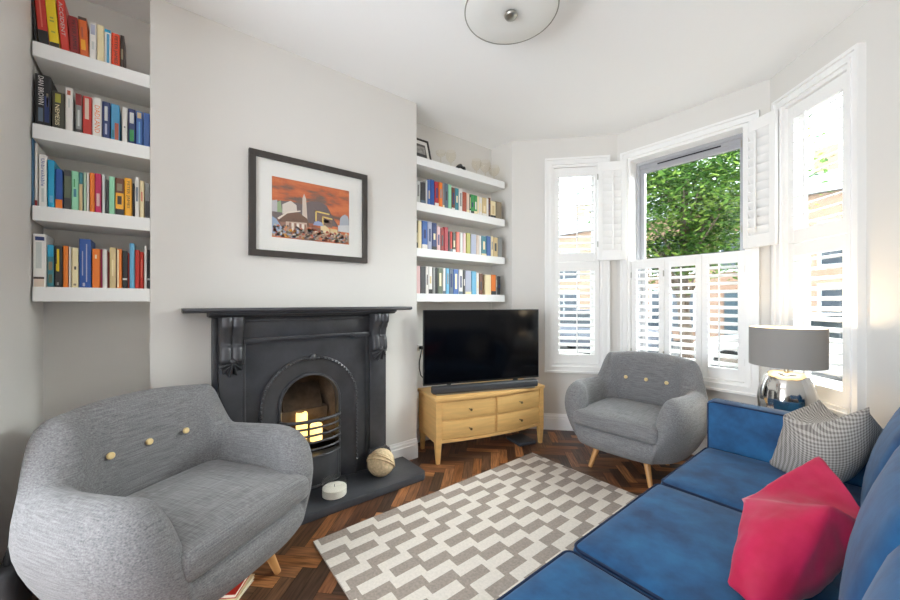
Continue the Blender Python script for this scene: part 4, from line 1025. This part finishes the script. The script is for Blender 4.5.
# ------------------------------------------------------------------ the street outside
GZ = -.45
mb = MB(); mb.box(-30,25,3.75,9.0,GZ-.1,GZ); struct(mb.build('ground','x' if 0 else mat('pale_paving',(140,130,122),.9,var=.15,vscale=(2,2,2))))
mb = MB(); mb.box(-40,35,9.0,24,GZ-.2,GZ-.06); struct(mb.build('road',mat('grey_asphalt',(96,95,94),.9,var=.15,vscale=(3,3,3))))
bk = mat('red_garden_brick',(150,98,78),.9,var=.25,vscale=(8,8,30))
t = thing('garden_wall','low red brick garden wall with pale coping beyond the bay window','wall',(-3,6.2,GZ))
mb = MB(); mb.box(-12,6,6.1,6.32,GZ,GZ+.62); mb.build('brickwork',bk,t,world=True)
mb = MB(); mb.box(-12,6,6.07,6.35,GZ+.62,GZ+.68,.01); mb.build('coping',mat('pale_stone',(206,200,190),.8),t,world=True)
def tree(x,y,z0,zc,rx,ry,rz,label,nleaf=13000,seed=1):
    rng = random.Random(seed); t = thing('tree',label,'tree',(x,y,z0))
    mb = MB(); mb.tube([(0,0,0),(.04,.02,.8),(-.03,0,1.7),(0,.05,zc-z0+.5)],[.13,.11,.09,.04],10)
    tips = []
    for k in range(34):
        a = rng.uniform(0,2*PI); h = rng.uniform(1.6,zc-z0+rz*.7); d = rng.uniform(.5,.95)
        kk = max(.25,(1-((h+z0+.3-zc)/(rz*1.05))**2))**.5
        e_ = Vector((rx*d*kk*math.cos(a),ry*d*kk*math.sin(a),h+.3)); s_ = Vector((0,0,max(1.2,h-.6))); mid = s_.lerp(e_,.5)+Vector((0,0,.12))
        mb.tube([s_,mid,e_],[.035,.022,.008],6); tips.append((s_,mid,e_))
    mb.build('trunk',mat('grey_bark',(96,82,70),.9,var=.3,vscale=(10,10,3)),t,smooth=True)
    vs = []; fs = []; mi_ = []
    cl = []
    for k in range(260):
        while True:
            p = Vector((rng.uniform(-1,1),rng.uniform(-1,1),rng.uniform(-1,1)))
            if .25 < p.length < 1: break
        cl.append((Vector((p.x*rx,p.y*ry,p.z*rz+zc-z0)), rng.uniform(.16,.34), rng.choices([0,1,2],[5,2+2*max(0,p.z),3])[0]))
    for k in range(nleaf):
        c, r, mm = rng.choice(cl)
        p = c+Vector((rng.gauss(0,r),rng.gauss(0,r),rng.gauss(0,r*.55)))
        l = rng.uniform(.035,.07); a = rng.uniform(0,2*PI); ti = rng.uniform(-.6,.5)
        dx = Vector((math.cos(a)*math.cos(ti),math.sin(a)*math.cos(ti),math.sin(ti))); dy = dx.cross(Vector((rng.uniform(-.6,.6),rng.uniform(-.6,.6),1))).normalized()
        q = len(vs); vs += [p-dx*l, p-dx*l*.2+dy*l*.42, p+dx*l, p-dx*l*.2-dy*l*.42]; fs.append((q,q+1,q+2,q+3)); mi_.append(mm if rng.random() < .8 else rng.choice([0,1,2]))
    me = bpy.data.meshes.new('foliage'); me.from_pydata([tuple(v) for v in vs],[],fs); me.update()
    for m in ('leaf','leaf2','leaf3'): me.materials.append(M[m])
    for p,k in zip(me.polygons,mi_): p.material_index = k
    o = bpy.data.objects.new('foliage',me); C.objects.link(o); o.parent = t
    return t
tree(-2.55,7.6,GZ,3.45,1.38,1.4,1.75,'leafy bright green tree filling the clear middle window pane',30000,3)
# terraced houses across the street
hw_ = mat('sash_glass',(70,78,88),.15)
def house(x0,x1,col,label,seed,h=4.9):
    y = 17.5; t = thing('house',label,'house',((x0+x1)/2,y,GZ),group='terraced houses across the street')
    hm = mat('facade_brick',col,.9,var=.14,vscale=(6,6,20)); tr = M['trim']
    mb = MB(); mb.box(x0,x1,y,y+7,GZ,h); mb.build('facade',hm,t,world=True)
    mb = MB(); mb.prism([(y-.25,h),(y+7.2,h),(y+3.5,h+1.7)],x0,x1,axis='x'); mb.build('roof',mat('slate_roof',(150,150,154),.8,var=.15,vscale=(5,5,5)),t,world=True)
    for (a,b,c,d) in ((.12,.42,.6,2.2),(.12,.42,2.95,4.3),(.6,.85,2.95,4.3)):
        xa,xb = x0+(x1-x0)*a, x0+(x1-x0)*b
        mb = MB(); mb.box(xa-.1,xb+.1,y-.06,y+.02,GZ+c-.1,GZ+d+.1); mb.box((xa+xb)/2-.03,(xa+xb)/2+.03,y-.08,y,GZ+c,GZ+d); f = mb.build('window',tr,t,world=True)
        mb = MB(); mb.box(xa,xb,y-.075,y-.05,GZ+c,GZ+d); mb.build('pane',hw_,f,world=True)
    xa,xb = x0+(x1-x0)*.62,x0+(x1-x0)*.82
    mb = MB(); mb.box(xa,xb,y-.06,y+.02,GZ,GZ+2.1); mb.build('door',mat('painted_door',((60,80,90),(120,50,46),(50,60,70))[seed%3],.4),t,world=True)
    mb = MB(); mb.box(x0+.1,x0+.8,y+3.1,y+3.9,h+1.2,h+2.5); mb.build('chimney',hm,t,world=True)
house(-24,-18.6,(186,152,126),'tan brick house seen through the slats of the narrow left window',0)
house(-18.6,-13.2,(172,136,112),'brick house seen left through the closed shutters of the narrow window',1)
house(-13.2,-7.8,(188,156,132),'tan brick house across the street left of the tree',2)
house(-7.8,-2.4,(168,132,110),'brick house across the street behind the leafy tree',0)
house(-2.4,3.0,(184,150,126),'tan brick house across the street right of the tree',1)
house(3.0,8.4,(176,142,118),'brick house at the far right of the terrace behind the lamp',2)
def car(x,y,col,label,rz=0):
    t = thing('car',label,'car',(x,y,GZ-.06),rz,'cars parked along the street')
    W = .86; cm = mat('car_paint',col,.25,coat=.6)
    lo = [(-2.05,.28),(-2.1,.6),(-1.95,.82),(-1.1,.93),(1.75,.95),(2.05,.85),(2.1,.5),(2.05,.28)]
    mb = MB(); mb.prism(lo,-W,W,axis='y',bev=.06); mb.build('body',cm,t,smooth=40)
    mb = MB(); vs = []
    for (s,yy) in ((-1,-1),(1,1)):
        pass
    bot = [(-1.15,.92),(1.7,.94)]; top = [(-.35,1.44),(1.2,1.46)]
    v = [(bot[0][0],-W+.03,bot[0][1]),(bot[1][0],-W+.03,bot[1][1]),(bot[1][0],W-.03,bot[1][1]),(bot[0][0],W-.03,bot[0][1]),(top[0][0],-W+.2,top[0][1]),(top[1][0],-W+.2,top[1][1]),(top[1][0],W-.2,top[1][1]),(top[0][0],W-.2,top[0][1])]
    mb.poly(v,[(4,5,6,7),(0,1,5,4),(1,2,6,5),(2,3,7,6),(3,0,4,7)]); mb.build('windscreen_glass',mat('car_glass',(48,54,60),.08),t)
    mb = MB(); mb.box(-.33,1.18,-W+.2,W-.2,1.44,1.49,.02); mb.build('roof',cm,t)
    for wx in (-1.35,1.3):
        for wy in (-W+.06,W-.06):
            K = Matrix.Translation((wx,wy,.31)) @ Matrix.Rotation(PI/2,4,'X')
            mb = MB(); mb.lathe([(.2,-.1),(.29,-.1),(.31,-.07),(.31,.07),(.29,.1),(.2,.1)],24,M4=K); wh = mb.build('wheel','plaster_black',t,smooth=40)
            mb = MB(); mb.lathe([(.19,-.102),(.06,-.11),(.06,.11),(.19,.102)],16,M4=K); mb.build('hubcap','nickel',wh,smooth=40)
    for s in (-1,1):
        mb = MB(); mb.box(-2.11,-2.0,s*.62-.14,s*.62+.14,.6,.74,.03); mb.build('headlamp',mat('lamp_lens',(220,224,228),.1),t)
car(-11.5,11.2,(206,208,212),'silver car parked opposite the narrow left window')
car(-6.4,11.2,(96,102,114),'grey car parked opposite the bay, left of the tree')
car(-1.2,11.2,(232,232,232),'white car parked opposite the middle shutters')

# ------------------------------------------------------------------ light and camera
w = bpy.data.worlds.new('World'); S.world = w; w.use_nodes = True
bg = w.node_tree.nodes['Background']; bg.inputs[0].default_value = (.87,.935,1,1); bg.inputs[1].default_value = SKY
def portal(m, sx, sz, name):
    l = bpy.data.lights.new(name,'AREA'); l.shape = 'RECTANGLE'; l.size = sx; l.size_y = sz; l.cycles.is_portal = True
    o = bpy.data.objects.new(name,l); C.objects.link(o); o.matrix_world = m
for nm,mm,hole in (('window_portal_left',ML,HL),('window_portal_centre',MC,HC),('window_portal_right',MR,HR)):
    x0,x1,z0,z1 = hole
    portal(mm @ Matrix.Translation(((x0+x1)/2,.215,(z0+z1)/2)) @ Matrix.Rotation(R(-90),4,'X'), x1-x0, z1-z0, nm)
portal(Matrix.Translation(((ra+rb)/2,-2.42,rz/2)) @ Matrix.Rotation(R(90),4,'X'), rb-ra, rz, 'rear_fill_portal')  # sky portal for the added rear fill opening
sl = bpy.data.lights.new('sun','SUN'); sl.energy = SUN; sl.angle = R(SANG); sl.color = (1,.985,.96)
so_ = bpy.data.objects.new('sun',sl); C.objects.link(so_); so_.rotation_euler = Vector((-.36,-.77,-.42)).to_track_quat('-Z','Y').to_euler()
pl = bpy.data.lights.new('lamp_bulb_light','POINT'); pl.energy = LAMP; pl.color = (1,.8,.55); pl.shadow_soft_size = .04
po = bpy.data.objects.new('lamp_bulb_light',pl); C.objects.link(po); po.location = (lx,ly,tz+.545)
cam = bpy.data.cameras.new('camera'); co = bpy.data.objects.new('camera',cam); C.objects.link(co)
co.location = (0,0,1.22); co.rotation_euler = (PI/2,0,R(51.4)); cam.sensor_width = 36; cam.lens = 14.52; cam.shift_y = 2/900; cam.clip_start = .02
S.camera = co
S.view_settings.view_transform = 'Standard'; S.view_settings.look = 'None'; S.view_settings.gamma = 1; S.view_settings.use_curve_mapping = False
S.view_settings.exposure = EXPO
S.cycles.max_bounces = 14; S.cycles.diffuse_bounces = 8; S.cycles.transparent_max_bounces = 16; S.cycles.sample_clamp_indirect = 6
S.cycles.caustics_reflective = False; S.cycles.caustics_refractive = False
